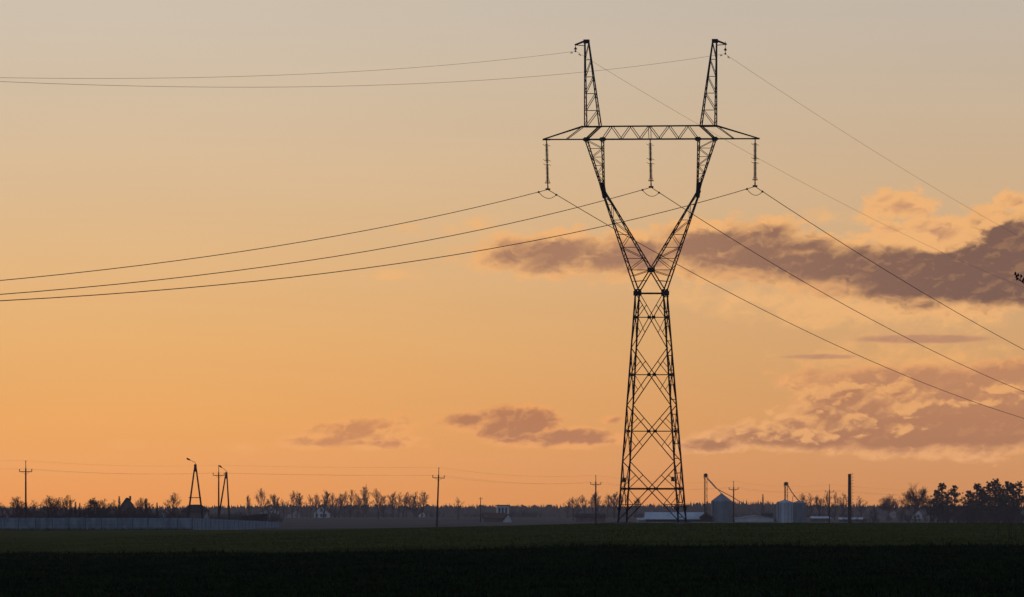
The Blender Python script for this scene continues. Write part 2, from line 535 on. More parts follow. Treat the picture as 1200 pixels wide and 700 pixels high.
def build_ground():
    b = MB()
    xs = [math.copysign(abs(i / 70.0) ** 2.2 * 1600, i) for i in range(-70, 71)]
    ys = [-300 + i * 30 for i in range(11)] + [6 + i * 6 for i in range(1, 180)]
    while ys[-1] < 4600:
        ys.append(min(4600, ys[-1] + max(8, ys[-1] * .012)))
    rnd = random.Random(4)
    nx = len(xs)
    vs = [(x, y, ground_z(x, y) + (rnd.uniform(-.02, .02) if 60 < y < 900 else 0)) for y in ys for x in xs]
    fs = [(j * nx + i, j * nx + i + 1, (j + 1) * nx + i + 1, (j + 1) * nx + i) for j in range(len(ys) - 1) for i in range(nx - 1)]
    b.add(vs, fs)
    tag(b.build('field', ground_material(), smooth=True), kind='structure')


build_ground()


fence_a, fence_b = at(-20, 622.3, 790), at(225, 619.8, 880)


def build_crop():
    """broad-leaved crop of the near field: blades standing in tufts"""
    rnd = random.Random(11)
    b = MB()
    for _ in range(76000):
        y = 66 + (262 - 66) * rnd.random() ** 0.8
        x = rnd.uniform(-1, 1) * (0.104 * y + 3)
        t = min(1, max(0, (-4 - x) / 22.0))
        lim = 212 + 40 * t * t * (3 - 2 * t)
        if y > lim - 6 and math.sin(x * .75) + math.sin(x * .31 + 1) + rnd.uniform(-1, 1) < (y - lim) * .35:
            continue
        z = ground_z(x, y) - .02
        hgt = rnd.uniform(.06, .15) * (1.25 if math.sin(x * .31 + y * .05) > .75 else 1)
        if y > lim - 8 and rnd.random() < .18:
            hgt *= rnd.uniform(1.3, 2.3)
        for k in range(3):
            a = rnd.uniform(0, 6.283)
            w = rnd.uniform(.012, .03)
            l = rnd.uniform(.3, .9) * hgt
            ca, sa = math.cos(a), math.sin(a)
            b.add([(x - sa * w, y + ca * w, z), (x + sa * w, y - ca * w, z), (x + ca * l, y + sa * l, z + hgt * rnd.uniform(.7, 1.1))], [(0, 1, 2)])
    tag(b.build('crop_leaves', M['blade']), kind='stuff')
    b = MB()
    for i in range(46000):
        y = 212 + 240 * rnd.random() ** 1.3
        x = rnd.uniform(-1, 1) * (0.104 * y + 3)
        if i >= 42000:                       # weeds along the foot of the fence
            q = fence_a.lerp(fence_b, rnd.random())
            x, y = q.x + rnd.uniform(-.4, .4), q.y - rnd.uniform(.1, 1.6)
        z = ground_z(x, y) - .02
        hgt = rnd.uniform(.03, .09) if i < 42000 else rnd.choice((.1, .15, .2, .25, .5))
        for k in range(2):
            a = rnd.uniform(0, 6.283)
            w = rnd.uniform(.02, .05)
            ca, sa = math.cos(a), math.sin(a)
            b.add([(x - sa * w, y + ca * w, z), (x + sa * w, y - ca * w, z), (x + ca * hgt * .8, y + sa * hgt * .8, z + hgt)], [(0, 1, 2)])
    tag(b.build('grass', M['turf']), kind='stuff')


build_crop()


# ------------------------------------------------------------------ far wood and scrub
def build_forest():
    rnd = random.Random(21)
    prof_x = [-80, 0, 180, 330, 560, 740, 800, 850, 905, 950, 1050, 1200, 1280]
    prof_y = [592.5, 592, 592, 589.6, 590, 590.6, 588.4, 585, 586.3, 588.8, 590, 590.5, 590.5]
    b = MB()
    for row in range(9):
        y0 = 3950 + row * 42
        px = -90.0
        while px < 1290:
            px += rnd.uniform(1.6, 4.6)
            y = y0 + rnd.uniform(-18, 18)
            x = (px - 600) / F * y
            z = ground_z(x, y) - .3
            top = EYE + (YH - interp(prof_x, prof_y, px)) / F * y
            h = (top - z) * rnd.uniform(.84, 1.05) * (0.72 + .034 * row)
            r = h * rnd.uniform(.13, .24)
            n = 7
            if rnd.random() < .86:                      # conifer: three ragged tiers
                for t in range(3):
                    zb, zt = z + h * (.08 + .26 * t), z + h * (.5 + .25 * t)
                    rr = r * (1 - .27 * t)
                    ring = [(x + rr * rnd.uniform(.65, 1.2) * math.cos(6.283 * k / n), y + rr * math.sin(6.283 * k / n), zb + h * rnd.uniform(-.05, .05)) for k in range(n)]
                    b.add(ring + [(x + rnd.uniform(-.1, .1), y, zt)], [(k, (k + 1) % n, n) for k in range(n)])
            else:                                       # rounded leafless crown, uneven
                rings = []
                for t, (zz, q) in enumerate(((.05, .5), (.35, .9), (.62, 1.15), (.84, .8), (.97, .3))):
                    rings += [(x + r * 1.15 * q * rnd.uniform(.7, 1.2) * math.cos(6.283 * k / n), y + r * q * math.sin(6.283 * k / n), z + h * .93 * zz + h * rnd.uniform(-.03, .03)) for k in range(n)]
                b.add(rings, [(t * n + k, t * n + (k + 1) % n, (t + 1) * n + (k + 1) % n, (t + 1) * n + k) for t in range(4) for k in range(n)] + [tuple(4 * n + k for k in range(n))])
    tag(b.build('forest', M['forest']), kind='stuff')


build_forest()


def branch(b, rnd, p, d, length, r, depth, maxd, spread, kids, n=3, up=.12, taper=.45):
    seg = 3 if depth < 2 else 2
    pts, rad = [p.copy()], [r]
    q = p.copy()
    dd = d.copy()
    for i in range(seg):
        dd = (dd + Vector((rnd.uniform(-1, 1), rnd.uniform(-1, 1), rnd.uniform(-1, 1))) * .16 + Vector((0, 0, up))).normalized()
        q = q + dd * (length / seg)
        pts.append(q.copy())
        rad.append(r * (1 - (1 - taper) * (i + 1) / seg))
    b.tube(pts, rad, n=(5 if depth == 0 else n), caps=False)
    if depth >= maxd:
        return
    for k in range(kids[depth]):
        t = rnd.uniform(.25, 1.0) if k else 1.0
        i = min(int(t * seg), seg - 1)
        o = pts[i].lerp(pts[i + 1], t * seg - i)
        ax = Vector((rnd.uniform(-1, 1), rnd.uniform(-1, 1), rnd.uniform(-.6, .8)))
        nd = (dd + ax.normalized() * spread * rnd.uniform(.6, 1.25)).normalized()
        branch(b, rnd, o, nd, length * rnd.uniform(.5, .78) * (1.05 - .3 * t), max(r * .55 * (1.1 - .3 * t), .0020), depth + 1, maxd, spread, kids, n, up, taper)


def normalise(b, extra, height=1.0):
    top = max(v[2] for v in b.v)
    s = height / top
    b.v = [(v[0] * s, v[1] * s, v[2] * s) for v in b.v]
    extra.v = [(v[0] * s, v[1] * s, v[2] * s) for v in extra.v]


def make_bare_tree(seed, stem=.3, width=1.0, stems=1, spread=.75, up=.1, kids=(0, 5, 4, 4), limbs=13, dome=False):
    """a leafless tree one metre tall with limbs leaving the leader all the way up; instances are scaled"""
    rnd = random.Random(seed)
    tr, cr = MB(), MB()
    for s in range(stems):
        k = .5 if stems > 1 else .07
        lean = Vector((rnd.uniform(-k, k), rnd.uniform(-k, k), 1))
        top = rnd.uniform(.6, .85) if stems > 1 else (.5 if dome else .8)
        pts, q, d = [Vector((0, 0, -.03))], Vector((0, 0, -.03)), lean.normalized()
        n = 6
        for i in range(n):
            d = (d + Vector((rnd.uniform(-.12, .12), rnd.uniform(-.12, .12), .1))).normalized()
            q = q + d * (top / n)
            pts.append(q.copy())
        thick = .027 / stems ** .45
        tr.tube(pts, [thick * (1 - .82 * i / n) for i in range(n + 1)], n=7)
        m = limbs if stems == 1 else max(5, limbs // stems + 2)
        for k in range(m):
            t = (k + rnd.uniform(-.4, .4)) / (m - 1) if m > 1 else 0
            t = min(1, max(0, t))
            z = stem + (top - stem) * t
            f = min(max((z + .03) / (top + .0001), 0), .999) * n
            o = pts[int(f)].lerp(pts[int(f) + 1], f - int(f))
            a = k * 2.4 + rnd.uniform(-.5, .5)
            if dome:
                tilt, ln = (1.7 - .9 * t) * width, .40 * rnd.uniform(.94, 1.06)
            else:
                tilt, ln = (1.25 - .75 * t) * width * rnd.uniform(.7, 1.2), (.36 - .20 * abs(t - .2)) * rnd.uniform(.7, 1.1)
            if k == m - 1:
                tilt = .1
            dd = Vector((math.cos(a) * tilt, math.sin(a) * tilt, 1)).normalized()
            branch(cr, rnd, o, dd, ln, .012 * (1 - .4 * t), 1, 4, spread, kids, up=up)
    normalise(cr, tr)
    return tr, cr


def clump(b, rnd, c, rx, rz, n, size):
    """a loose spray of small needle-like faces about c"""
    for _ in range(n):
        while True:
            u = Vector((rnd.uniform(-1, 1), rnd.uniform(-1, 1), rnd.uniform(-1, 1)))
            if u.length <= 1:
                break
        p = Vector(c) + Vector((u.x * rx, u.y * rx, u.z * rz))
        a = Vector((rnd.uniform(-1, 1), rnd.uniform(-1, 1), rnd.uniform(-.5, .7))).normalized() * size * rnd.uniform(.6, 1.4)
        s = a.cross(Vector((rnd.uniform(-1, 1), rnd.uniform(-1, 1), rnd.uniform(-1, 1)))).normalized() * size * .38
        b.add([p - a, p + s, p + a, p - s], [(0, 1, 2, 3)])


def make_pine(seed, bare=.35, wide=.2, sparse=1.0):
    rnd = random.Random(seed)
    tr, cr = MB(), MB()
    lean = rnd.uniform(-.05, .05)
    tr.tube([(0, 0, -.03), (lean * .5, 0, .4), (lean, 0, .7), (lean * 1.2, 0, .97)], [.019, .015, .010, .003], n=7)
    for _ in range(58):
        z = bare + (1 - bare) * rnd.random() ** .9
        t = (z - bare) / (1 - bare)
        w = wide * (.08 + 1.25 * (1 - t) ** .95 * min(1, .5 + 2.5 * t)) * rnd.uniform(.3, 1.2)
        a = rnd.uniform(0, 6.283)
        e = Vector((lean * z + math.cos(a) * w, math.sin(a) * w, min(z + w * rnd.uniform(.0, .55), .98)))
        tr.tube([(lean * z, 0, z - .03), e], [.005, .002], n=4)
        for q in (.45, .8, 1.05):
            c = Vector((lean * z, 0, z)).lerp(e, q) + Vector((rnd.uniform(-.03, .03), rnd.uniform(-.03, .03), rnd.uniform(-.03, .03)))
            r = rnd.uniform(.028, .055) * (1.3 - .85 * t)
            clump(cr, rnd, c, r, r * rnd.uniform(.6, .95), int(40 * sparse), .0130)
    for z in (.86, .90, .94, .975):
        clump(cr, rnd, (lean * 1.2 + rnd.uniform(-.01, .01), 0, z), .034 - .24 * (z - .86), .035, 22, .010)
    normalise(cr, tr)
    return tr, cr


def make_spruce(seed, wide=.17):
    rnd = random.Random(seed)
    tr, cr = MB(), MB()
    tr.tube([(0, 0, -.03), (0, 0, .95)], [.018, .003], n=6)
    z = .08
    while z < 1.0:
        w = wide * (1.03 - z) * rnd.uniform(.75, 1.15)
        for k in range(7):
            a = 6.283 * k / 7 + rnd.uniform(-.4, .4)
            ww = w * rnd.uniform(.7, 1.15)
            for q in (.35, .7, 1.0):
                clump(cr, rnd, (math.cos(a) * ww * q, math.sin(a) * ww * q, z - .25 * ww * q), .02 + .12 * w, .018, 7, .016)
        z += .045
    normalise(cr, tr)
    return tr, cr


def make_thuja(seed):
    """dense evergreen of uneven outline"""
    rnd = random.Random(seed)
    tr, cr = MB(), MB()
    tr.tube([(0, 0, -.03), (0, 0, .6)], [.03, .01], n=6)
    for _ in range(46):
        z = rnd.uniform(.1, .95)
        w = .34 * math.sin(math.pi * min(1, .25 + z * .78)) * rnd.uniform(.5, 1.1)
        a = rnd.uniform(0, 6.283)
        clump(cr, rnd, (math.cos(a) * w, math.sin(a) * w, z), .10, .09, 34, .026)
    normalise(cr, tr)
    return tr, cr


PROTO = {}


def tree_proto(kind, maker, crown_mat):
    tr, cr = maker
    def mesh(b, name, mat):
        me = bpy.data.meshes.new(name)
        me.from_pydata(b.v, [], b.f)
        me.materials.append(mat)
        me.update()
        return me
    PROTO[kind] = (mesh(tr, 'trunk', M['bark']), mesh(cr, 'crown', crown_mat))


for i, a in enumerate(((31, .26, .85, 1, .75, .08), (32, .16, 1.1, 1, .85, .05), (33, .28, .6, 1, .65, .14), (34, .10, .8, 3, .7, .10), (35, .18, .95, 2, .8, .07))):
    tree_proto('bare%d' % i, make_bare_tree(*a), M['twig'])
tree_proto('broad', make_bare_tree(41, .30, 1.0, 1, .85, .06, (0, 8, 7, 5), 18, True), M['twig'])
tree_proto('slim', make_bare_tree(42, .15, .4, 1, .5, .2), M['twig'])
tree_proto('pine0', make_pine(51, .24, .30), M['needles'])
tree_proto('pine1', make_pine(52, .20, .36, 1.2), M['needles'])
tree_proto('pine2', make_pine(53, .34, .24, .8), M['needles'])
tree_proto('pine3', make_pine(54, .14, .33, 1.1), M['needles'])
tree_proto('spruce', make_spruce(61), M['needles'])
tree_proto('thuja', make_thuja(71), M['needles'])
NAMES = {'broad': ('bare_tree', 'tree'), 'slim': ('bare_tree', 'tree'), 'spruce': ('spruce_tree', 'tree'), 'thuja': ('evergreen_shrub', 'shrub')}
_tn = 0


def tree(kind, px, ytop, y, label, group=None, wide=1.0):
    global _tn
    _tn += 1
    name, cat = NAMES.get(kind, ('pine_tree', 'tree') if kind.startswith('pine') else ('bare_tree', 'tree'))
    p = foot(px, y)
    h = EYE + (YH - ytop) / F * y - p.z
    t = thing(name, label, cat, p, (_tn * 2.4) % 6.283, group)
    t.scale = (h * wide, h * wide, h)
    for nm, me in zip(('trunk', 'crown'), PROTO[kind]):
        o = bpy.data.objects.new(nm, me)
        COL.objects.link(o)
        o.parent = t
    return t


def build_scrub():
    """waist-high to head-high leafless thicket behind the wall and along the farm"""
    rnd = random.Random(81)
    b = MB()
    zones = [(-30, 215, 1080, 1420, 3.4, 620), (215, 330, 1500, 2000, 3.0, 240), (985, 1230, 1560, 1950, 2.8, 230), (1085, 1230, 1500, 1700, 4.6, 230), (330, 560, 2900, 3300, 3.6, 340), (560, 1000, 2500, 3300, 3.4, 700)]
    for x0, x1, y0, y1, hh, n in zones:
        for _ in range(n):
            y = rnd.uniform(y0, y1)
            p = foot(rnd.uniform(x0, x1), y)
            qx = 600 + p.x / p.y * F
            if (34 < qx < 48 or 79 < qx < 102 or 185 < qx < 194) and rnd.random() < .8:
                continue
            if math.sin(p.x * .23) + math.sin(p.x * .071 + 2) + rnd.uniform(-1, 1) < -.35:
                continue
            h = hh * rnd.uniform(.4, 1.0) * (1.25 + .35 * math.sin(p.x * .13 + 1))
            for k in range(9):
                d = Vector((rnd.uniform(-.6, .6), rnd.uniform(-.6, .6), 1)).normalized()
                e = p + d * h * rnd.uniform(.6, 1)
                b.tube([p, e], [.05, .02], n=3, caps=False)
                for q in range(3):
                    s = p.lerp(e, rnd.uniform(.3, .9))
                    b.tube([s, s + Vector((rnd.uniform(-.8, .8), rnd.uniform(-.8, .8), rnd.uniform(.1, .9))) * h * .3], [.03, .015], n=3, caps=False)
    tag(b.build('undergrowth', M['scrub']), kind='stuff')


build_scrub()


# ------------------------------------------------------------------ buildings
def windows_on_front(t, spots, w, h, y, mat='glass'):
    for (x, z) in spots:
        b = MB()
        for dx, dz, sx, sz in ((-w / 2, 0, .1, h + .2), (w / 2, 0, .1, h + .2), (0, h / 2, w - .1, .1), (0, -h / 2, w - .1, .1)):
            b.box((x + dx, y - .03, z + dz), (sx, .06, sz))
        fr = b.build('window', M['trim'], t)
        g = MB()
        g.box((x, y - .004, z), (w - .1, .03, h - .1))
        g.build('pane', M[mat], fr)


def gable_house(name, label, px, y, width, depth, eave, ridge, wall, roof, rz=0.0, gable_front=True, wins=(), ws=(.9, 1.2), chimney=True, group=None, over=.35, cat='house', z=None, wmat='glass', hip=0.0):
    p = foot(px, y)
    if z is not None:
        p.z = z
    t = thing(name, label, cat, p, rz, group)
    b = MB()
    hw, hd = width / 2, depth / 2
    if gable_front:
        b.prism([(-hw, -.3), (hw, -.3), (hw, eave), (0, ridge), (-hw, eave)], -hd, hd)
    else:
        b.add([(-hw, -hd, -.3), (hw, -hd, -.3), (hw, hd, -.3), (-hw, hd, -.3), (-hw, -hd, eave), (hw, -hd, eave), (hw, hd, eave), (-hw, hd, eave), (-hw, 0, ridge), (hw, 0, ridge)],
              [(0, 1, 5, 4), (2, 3, 7, 6), (1, 2, 6, 9, 5), (3, 0, 4, 8, 7), (4, 5, 9, 8), (6, 7, 8, 9), (3, 2, 1, 0)])
    if hip:
        b = MB(); b.box((0, 0, eave / 2 - .15), (width, depth, eave + .3))
    b.build('wall', M[wall], t)
    r = MB()
    th = .18
    span = hw if gable_front else hd
    slope = (ridge - eave) / span
    ex = span + over
    ze = eave - slope * over
    prof_l = [(-ex, ze + .02), (0, ridge + .02), (0, ridge + th + .02), (-ex, ze + th + .02)]
    prof_r = [(0, ridge + .02), (ex, ze + .02), (ex, ze + th + .02), (0, ridge + th + .02)]
    if hip:
        ox, oy = hw + over, hd + over
        r.add([(-ox, -oy, eave), (ox, -oy, eave), (ox, oy, eave), (-ox, oy, eave), (-ox, -oy, eave + .15), (ox, -oy, eave + .15), (ox, oy, eave + .15), (-ox, oy, eave + .15),
               (-ox + hip, 0, ridge), (ox - hip, 0, ridge)], [(3, 2, 1, 0), (0, 1, 5, 4), (1, 2, 6, 5), (2, 3, 7, 6), (3, 0, 4, 7), (4, 5, 9, 8), (6, 7, 8, 9), (5, 6, 9), (7, 4, 8)])
    elif gable_front:
        r.prism(prof_l, -hd - over, hd + over)
        r.prism(prof_r, -hd - over, hd + over)
    else:
        tmp = MB()
        tmp.prism(prof_l, -hw - over, hw + over)
        tmp.prism(prof_r, -hw - over, hw + over)
        r.add([(v[1], v[0], v[2]) for v in tmp.v], tmp.f)
    rf = r.build('roof', M[roof], t)
    if chimney:
        c = MB()
        c.box((hw * .3, hd * .2, ridge + .05), (.5, .5, 1.2))
        c.build('chimney', M['brown'], rf)
    windows_on_front(t, wins, ws[0], ws[1], -hd, wmat)
    return t


# small houses of the far village
gable_house('village_house', 'white gabled house with two dark windows behind the low dark shed', 316, 2500, 7.0, 9.0, 3.2, 6.0, 'render', 'redroof', .25, True,
            ((-1.7, 1.7), (1.5, 1.7), (0, 4.0)), (1.0, 1.2), True, 'far village houses')
gable_house('village_house', 'small pale cottage showing only its end between the two white gabled houses', 344, 2600, 4.2, 5.0, 2.2, 4.2, 'render2', 'redroof', .5, True,
            ((0, 1.3),), (.8, 1.0), False, 'far village houses')
gable_house('village_house', 'white gabled house with three openings on the open far field', 378, 2500, 7.2, 8.0, 2.6, 5.6, 'render', 'darkroof', -.1, True,
            ((-2.2, 1.1), (0, 1.1), (2.0, 1.1), (0, 3.7)), (1.1, 1.5), True, 'far village houses')
gable_house('farm_house', 'dark house with broad hipped roof beside the taller lamp frame', 229, 1400, 7.0, 6.0, 3.7, 5.7, 'brown', 'darkroof', .12, False, (), (.9, 1.2), False, hip=2.2)
t = thing('pale_annexe', 'narrow pale gable end at the right of the broad roofed dark house', 'shed', foot(241.5, 1392), .1)
b = MB(); b.prism([(-.8, -.3), (.75, -.3), (.75, 1.9), (0.2, 4.0), (-.8, 2.0)], -1.5, 1.5); b.build('wall', M['render2'], t)
b = MB(); b.prism([(-1.0, 1.75), (.2, 4.03), (.2, 4.2), (-1.0, 1.95)], -1.7, 1.7); b.prism([(.2, 4.03), (1.0, 1.2), (1.0, 1.4), (.2, 4.2)], -1.7, 1.7); b.build('roof', M['darkroof'], t)
gable_house('farm_house', 'dark house whose pointed roof rises among the trees behind the concrete fence', 149, 1330, 5.6, 7.0, 3.3, 7.2, 'brown', 'darkroof', .15, True,
            ((0, 3.6),), (.8, 1.0), True)
gable_house('village_house', 'low pale house half hidden in brush just right of the leftmost utility pole', 41, 1480, 4.6, 5.0, 2.4, 3.8, 'render2', 'darkroof', .3, False, ((-1.2, 1.4), (1.0, 1.4)), (.8, .9), False, 'far village houses')
gable_house('village_house', 'long pale low house glimpsed through bare trees left of the pointed dark roof', 91, 1500, 5.8, 5.0, 2.5, 4.2, 'render', 'darkroof', -.2, False, ((-1.8, 1.5), (0.2, 1.5), (1.8, 1.5)), (.8, .9), False, 'far village houses')
gable_house('village_house', 'pale low house half hidden below the tall round bare tree by the fence', 189, 1550, 3.6, 5.0, 2.3, 4.0, 'render', 'redroof', .2, True, ((0, 1.3),), (.8, .9), False, 'far village houses')
gable_house('village_house', 'tiny pale cottage low in the trees behind the wide bare tree', 1075, 2300, 3.6, 4.6, 2.1, 4.0, 'render', 'redroof', .1, True, ((0, 1.2),), (.9, 1.0), False, 'far village houses')
gable_house('village_house', 'pale cottage among the trunks of the pine grove', 1094, 2200, 3.2, 4.0, 1.9, 3.2, 'render2', 'darkroof', .3, False, ((0, 1.0),), (.8, .8), False, 'far village houses')

gable_house('village_house', 'tiny pale cottage at the foot of the far wood left of the leaning utility pole', 494.5, 2750, 2.8, 4.0, 1.7, 2.9, 'render', 'darkroof', .2, True, ((0, .9),), (.7, .8), False, 'far village houses')
gable_house('village_house', 'tiny pale cottage under the flat umbrella shaped bare tree', 1046, 3300, 3.2, 4.0, 3.6, 5.2, 'render2', 'redroof', .2, True, ((0, 2.4),), (.8, .9), False, 'far village houses')

# white tall block with the steep roofed annexe in front
t = thing('white_house', 'white flat-topped block with three tall dark windows rising behind brown roofs', 'house', foot(589, 1740), .06)
b = MB(); b.box((0, 0, 2.6), (4.0, 5.0, 5.8)); b.build('wall', M['render'], t)
b = MB(); b.box((0, 0, 5.62), (4.5, 5.5, .24)); b.build('roof', M['darkroof'], t)
windows_on_front(t, ((-1.25, 3.7), (-.1, 3.7), (1.05, 3.7)), .65, 2.3, -2.5)
gable_house('brown_roof_house', 'low house with wide brown roof in front of the white block', 580, 1700, 7.2, 5.0, 1.4, 2.9, 'brown', 'redroof', .1, False, (), (.9, 1.2), False)
gable_house('annexe', 'small white pointed gable at the foot of the white block', 594.5, 1690, 2.3, 3.0, 1.1, 2.6, 'render', 'darkroof', .15, True, (), (.5, .7), False, cat='shed')
gable_house('low_barn', 'long dim low barn just beyond the field left of the big pylon', 692, 1720, 9.8, 7.0, 1.6, 2.7, 'brown', 'darkroof', 0, False, (), (1, 1), True, cat='barn', over=.2)

# dark lean-to behind the fence
t = thing('lean_to_shed', 'black lean-to shed with slanting roof looking over the end of the fence', 'shed', foot(297.5, 1330))
b = MB(); b.prism([(-3.4, -.2), (3.5, -.2), (3.5, 2.95), (-3.4, 2.35)], -2, 2); b.build('wall', M['shedwood'], t)
b = MB(); b.prism([(-3.75, 2.33), (3.7, 2.98), (3.7, 3.16), (-3.75, 2.51)], -2.3, 2.3); b.build('roof', M['darkroof'], t)

# long barn behind the pylon legs
FY = 1510.0
k = FY / F
t = thing('long_barn', 'long low barn with pale roof and dark open side behind the pylon legs', 'barn', foot(791, FY), -.10)
b = MB()
b.add([(-8.4, -4, -.3), (10, -4, -.3), (10, 4, -.3), (-8.4, 4, -.3), (-8.4, -4, 1.5), (10, -4, 1.5), (10, 4, 1.5), (-8.4, 4, 1.5), (-8.0, 0, 3.3), (9.6, 0, 3.3)],
      [(0, 1, 5, 4), (2, 3, 7, 6), (1, 2, 6, 9, 5), (3, 0, 4, 8, 7), (3, 2, 1, 0), (4, 5, 9, 8), (6, 7, 8, 9)])
b.build('wall', M['shedwood'], t)
b = MB()
tmp = MB(); tmp.prism([(-4.5, 1.36), (0, 3.36), (0, 3.52), (-4.5, 1.52)], -8.9, 8.6); tmp.prism([(0, 3.36), (4.5, 1.36), (4.5, 1.52), (0, 3.52)], -8.9, 8.6)
b.add([(v[1], v[0], v[2]) for v in tmp.v], tmp.f); b.build('roof', M['paleroof'], t)
for i in range(5):
    b = MB(); b.box((-7.2 + i * 3.9, -4.06, .6), (.22, .22, 1.8)); b.build('post', M['pole'], t)
t = thing('plinth_wall', 'low pale concrete wall running along the farmyard in front of the silos', 'wall', foot(832, FY - 25))
t['kind'] = 'thing'
b = MB(); b.box((0, 0, .1), (39, .25, .95)); b.build('panel', M['render2'], t)
b = MB(); b.box((0, 0, .63), (39.2, .36, .1)); b.build('coping', M['concrete'], t)


def silo(label, px, y, dia, eave, peak, mats, group, ladder=True):
    t = thing('grain_silo', label, 'silo', foot(px, y), 0, group)
    r = dia / 2
    prof = []
    n = int(eave / .16)
    for i in range(n + 1):
        prof.append((r + (.035 if i % 2 else 0), -.3 + (eave + .3) * i / n))
    b = MB(); b.lathe((0, 0, 0), prof, 40); b.build('wall', M[mats], t, smooth=False)
    b = MB(); b.lathe((0, 0, 0), [(r + .12, eave + .005), (r + .12, eave + .06), (r * .12, peak), (r * .12, peak + .22)], 32); rf = b.build('roof', M['zinc' if mats == 'zinc' else 'zincdark'], t)
    b = MB()
    for i in range(12):
        a = 6.283 * i / 12
        b.tube([(math.cos(a) * (r + .1), math.sin(a) * (r + .1), eave + .08), (math.cos(a) * r * .13, math.sin(a) * r * .13, peak + .02)], .035, n=4)
    b.build('roof_rib', M['zincdark'], rf)
    b = MB()
    for i in range(14):
        a = 6.283 * i / 14 + .1
        b.box((math.cos(a) * (r + .07), math.sin(a) * (r + .07), eave / 2 - .1), (.09, .09, eave), a)
    b.build('stiffener', M['zincdark'], t)
    if ladder:
        b = MB()
        a = -2.5
        for s in (-.2, .2):
            x, yy = math.cos(a) * (r + .22) - math.sin(a) * s, math.sin(a) * (r + .22) + math.cos(a) * s
            b.tube([(x, yy, 0), (x, yy, eave + .5)], .03, n=4)
        for q in range(int(eave / .3)):
            b.tube([(math.cos(a) * (r + .22) - math.sin(a) * -.2, math.sin(a) * (r + .22) + math.cos(a) * -.2, .2 + q * .3), (math.cos(a) * (r + .22) - math.sin(a) * .2, math.sin(a) * (r + .22) + math.cos(a) * .2, .2 + q * .3)], .018, n=4)
        b.build('ladder', M['rust'], t)
    return t


G0 = foot(846, FY).z
silo('large grey steel grain silo with a conical roof standing alone beside the long barn', 845.7, FY, 6.1, (613.8 - 587.5) * k, (613.8 - 579) * k, 'zincdark', 'grain silos')
silo('pale steel grain silo, the brightest one nearest the white shed', 920, FY, 4.9, (613.5 - 588.5) * k, (613.5 - 585.5) * k, 'zinc', 'grain silos')
silo('dull steel grain silo at the right end of the pair under the spout', 936.5, FY + 8, 4.2, (613.5 - 589) * k, (613.5 - 586.5) * k, 'zincdark', 'grain silos', False)
silo('narrow steel bin at the left edge of the pale silo', 910.2, FY + 5, 1.6, (613.5 - 591) * k, (613.5 - 589.6) * k, 'zincdark', 'grain silos', False)


def elevator(label, px, ytop, width, spouts, y):
    p = foot(px, y)
    t = thing('bucket_elevator', label, 'elevator', p, 0, 'bucket elevators')
    h = at(px, ytop, y).z - p.z
    w = width * k / 2
    b = MB()
    for sx in (-1, 1):
        for sy in (-1, 1):
            b.angle((sx * w, sy * w, -.2), (sx * w, sy * w, h - .3), .13)
    z = .3
    i = 0
    while z < h - 1.3:
        s = 1 if i % 2 else -1
        for sy in (-1, 1):
            b.angle((-w, sy * w, z), (w, sy * w, z), .07)
            b.angle((-w * s, sy * w, z), (w * s, sy * w, z + 1.0), .06)
            b.angle((sy * w, -w, z), (sy * w, w, z), .07)
        z += 1.0
        i += 1
    b.build('lattice_frame', M['rust'], t)
    b = MB(); b.box((-w * .45, 0, h / 2 - .6), (w * .45, w * .6, h - 1.2)); b.build('trunking', M['rust'], t)
    b = MB()
    b.prism([(-w * 1.25, h - 1.1), (w * 1.25, h - 1.1), (w * 1.25, h - .3), (w * .8, h), (-w * .8, h), (-w * 1.25, h - .3)], -w * 1.1, w * 1.1)
    b.build('head', M['rust'], t)
    b = MB()
    for sx in (-1, 1):
        b.tube([(sx * w * 1.6, -w * 1.5, h - 1.25), (sx * w * 1.6, -w * 1.5, h - .25)], .03, n=4)
    b.tube([(-w * 1.6, -w * 1.5, h - .25), (w * 1.6, -w * 1.5, h - .25)], .03, n=4)
    b.box((0, 0, h - 1.25), (w * 3.4, w * 3.2, .08))
    b.build('platform', M['rust'], t)
    for pts, r in spouts:
        b = MB(); b.tube([Vector(q) - p for q in pts], r, n=8); b.build('spout', M['zincdark'], t)
    return t


elevator('lattice bucket elevator with dark head and two long spouts reaching over the lone silo', 827, 555, 3.2,
         [((at(828, 559, FY), at(846, 579, FY)), .10), ((at(829, 561.5, FY - 1), at(838.5, 572, FY - 1), at(859, 583, FY - 1), at(892, 604, FY - 1)), .11)], FY + 2)
elevator('shorter bucket elevator with a black head rising from the pale silos', 921.2, 565, 3.6,
         [((at(923.5, 569.5, FY), at(928, 577, FY), at(935.5, 586.5, FY)), .14)], FY + 3)
t = thing('vent_pipe', 'hooked vent pipe beside the spout on the pale silo roofs', 'pipe', foot(929, FY + 4))
zz = at(929, 586, FY).z - t.location.z
b = MB(); b.tube([(0, 0, 4.4), (0, 0, zz + 1.0), (.25, 0, zz + 1.4), (.5, 0, zz + .9)], .07, n=6); b.build('bend', M['rust'], t)
b = MB(); b.lathe((0, 0, 4.3), [(.2, 0), (.2, .12)], 10); b.build('flange', M['rust'], t)

gable_house('white_shed', 'low wide white-walled shed between the lone silo and the paired silos', 884, FY + 6, 11.2, 8.0, 1.55, 2.35, 'render', 'paleroof', .0, True, (), (1, 1), False, cat='shed', over=.3)
gable_house('pale_roofed_shed', 'low shed with a thin pale roof just right of the silos', 961, 1620, 5.8, 6.0, 1.4, 1.9, 'brown', 'paleroof', .05, False, (), (1, 1), False, cat='shed', over=.2)
gable_house('pale_roofed_shed', 'low long shed with a thin pale roof behind the tall dark mast', 997, 1640, 7.4, 6.0, 1.05, 1.55, 'brown', 'paleroof', -.05, False, (), (1, 1), False, cat='shed', over=.2)

